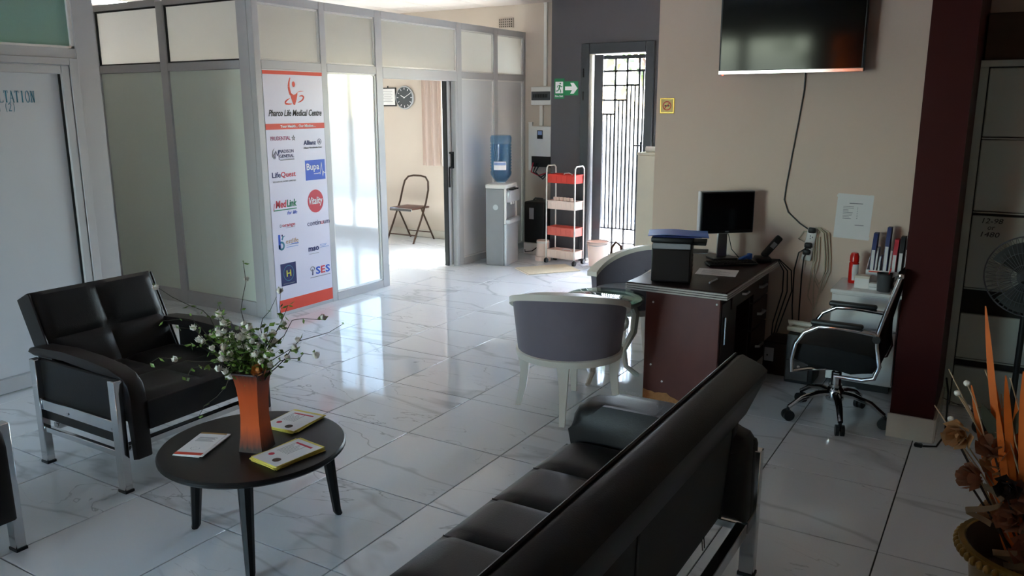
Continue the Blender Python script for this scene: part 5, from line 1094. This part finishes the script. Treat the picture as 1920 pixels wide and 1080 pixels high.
for k in range(54): a = k*2*PI/54; o = link('bead', bead, t); o.location = (.207*math.cos(a), .207*math.sin(a), .432); o.rotation_euler = (0, 0, a)
def dried():
    rnd = random.Random(5)
    t = thing('dried_arrangement', 'dried brown roses, orange grass blades and curly tendrils in the gold urn', 'dried flowers', (UX, UY, .35))
    def rose(p, s, m, ax):
        mb = MB()
        for k in range(15):
            a = k*2.4; r = .006+.0021*k; z = .034-.0022*k; d = Vector((math.cos(a), math.sin(a), 0)); b = Vector((-d.y, d.x, 0)); w = .012+.0013*k
            def pt(u, v, d=d, b=b, r=r, z=z, w=w): return d*(r*(.55+.55*v)+.006*v*v)+b*w*(2*u-1)*(1-.35*v)*(.5+.6*v)+Vector((0, 0, -.02+(z+.034)*v-.006*(2*u-1)**2))
            mb.grid(pt, 3, 3)
        mb.ball((0, 0, -.012), .017, 8, 5); Mx = Matrix.Translation(p) @ Vector(ax).to_track_quat('Z', 'Y').to_matrix().to_4x4() @ Matrix.Scale(s, 4)
        return mb.xf(Mx).build('dried_rose', m, t)
    # x,z in metres relative to urn centre / mouth; y toward viewer negative
    for (x, y, z, s, m, ax) in ((-.235, -.05, .42, 1.0, 'dry_rose_light', (-.3, -.9, .1)), (-.19, -.06, .30, .95, 'dry_rose', (-.8, -.4, .2)), (-.10, -.10, .31, .8, 'dark_stem', (-.1, -.95, .2)), (-.14, -.02, .39, 1.15, 'dry_rose', (-.3, -.5, .6)), (-.13, .0, .34, 1.0, 'dry_rose_light', (-.2, -.8, .3)),
                                (.0, -.08, .2, 1.2, 'dry_rose', (0, -.9, .4)), (-.03, -.1, .13, 1.1, 'dry_rose', (-.1, -.9, .5)), (.08, -.05, .36, 1.1, 'dry_rose_light', (.2, -.7, .5)), (-.13, -.02, .19, .8, 'dry_rose_light', (-.7, -.5, .4)), (-.06, -.06, .27, 1.1, 'dry_rose', (-.2, -.9, .3)), (.02, -.07, .30, 1.1, 'dry_rose', (.1, -.9, .3)), (-.02, -.04, .40, 1.0, 'dry_rose_light', (-.1, -.8, .5)), (.06, -.09, .24, 1.15, 'dry_rose_light', (.2, -.9, .3)), (-.08, -.08, .21, 1.0, 'dry_rose', (-.4, -.8, .3))):
        rose(Vector((x, y, z)), s, m, ax); MB().tube([(x*.1, y*.1, -.03), (x*.55, y*.5, z*.5), (x, y, z-.02)], .0035, 5).build('stem', 'dark_stem', t)
    blades = [(-.20, .70, .016), (-.17, .62, .016), (-.22, .58, .012), (-.14, .64, .016), (-.10, .66, .014), (-.05, .57, .016), (-.02, .66, .012), (.03, .62, .016), (.08, .68, .014), (.13, .6, .014)]
    for k in range(34): blades.append((rnd.uniform(-.17, .15), rnd.uniform(.36, .56), rnd.uniform(.012, .02)))
    blades[0] = (-.21, .82, .013)
    for k, (x, h, w) in enumerate(blades):
        y = rnd.uniform(-.06, .08); tw = rnd.uniform(-.6, .6); c, s = math.cos(tw), math.sin(tw)
        def P(u, v):
            ww = w*(1-abs(2*u-1)**4*.9)*(2*v-1)*.75; return (x*(.15+.85*u**.8)+ww*c, y*u+ww*s-.05*u*u*0, -.02+h*u+.0*v)
        m_ = MB().grid(P, 10, 2); m_.grid(lambda u, v: tuple(a+b for a, b in zip(P(u, v), (.0015, -.0015, 0))), 10, 2); m_.build('grass_blade', 'orange_blade', t)
    for k in range(34):
        x = rnd.uniform(-.29, .08); h = rnd.uniform(.40, .62); y = rnd.uniform(-.08, .08); ph = rnd.uniform(0, 6)
        pts = [(x*(j/9)**1.1+.018*math.sin(ph+j*.9)*j/9, y*j/9, h*j/9+.012*math.cos(ph+j)) for j in range(10)]
        MB().tube(pts, [.003-.00012*j for j in range(10)], 5).build('tendril', 'tendril', t)
        if k % 4 == 0: MB().ball(pts[-1], .009, 8, 6).build('berry', 'petal_white', t)
    for (x, z, a) in ((-.10, .50, .3), (-.13, .46, -.5), (-.04, .42, .2)):
        MB().grid(lambda u, v: (x+math.sin(a)*.12*u+.02*(2*v-1)*(1-abs(2*u-1)**2), -.03+.01*math.sin(u*3), z-.06+.12*u), 8, 2).grid(lambda u, v: (x+math.sin(a)*.12*u+.02*(2*v-1)*(1-abs(2*u-1)**2), -.028+.01*math.sin(u*3), z-.06+.12*u), 8, 2).build('dark_leaf', 'olive_leaf', t)
    for (x, z, r_) in ((-.06, .06, .05), (-.02, .03, .06), (.05, .07, .06), (-.15, .17, .04)):
        MB().grid(lambda u, v: (x+(r_+.004*v)*math.cos(u*7+1), -.09+r_*.5*math.sin(u*7+1), z+.018*v+.11*u), 20, 2).grid(lambda u, v: (x+(r_+.002+.004*v)*math.cos(u*7+1), -.09+(r_+.002)*.5*math.sin(u*7+1), z+.018*v+.11*u), 20, 2).build('husk_ribbon', 'pale_husk', t)
    MB().tube([(-.05, .0, .0), (-.15, .02, .3), (-.2, .03, .47), (-.29, .03, .50)], [.003, .003, .002, .001], 5).build('twig', 'dark_stem', t)
dried()
t = thing('cable_bundle', 'black cable lying on the floor at the foot of the maroon wall', 'cable', (-.17, 4.5, 0)); MB().tube([(-.06, -.08, .006), (.0, -.05, .006), (.03, .02, .05), (.02, .1, .25), (.0, .2, .30)], .005, 6).build('cord', 'cable_black', t); MB().rb(-.10, -.06, -.10, -.07, 0, .018, .005, 1).build('plug', 'black_plastic', t)
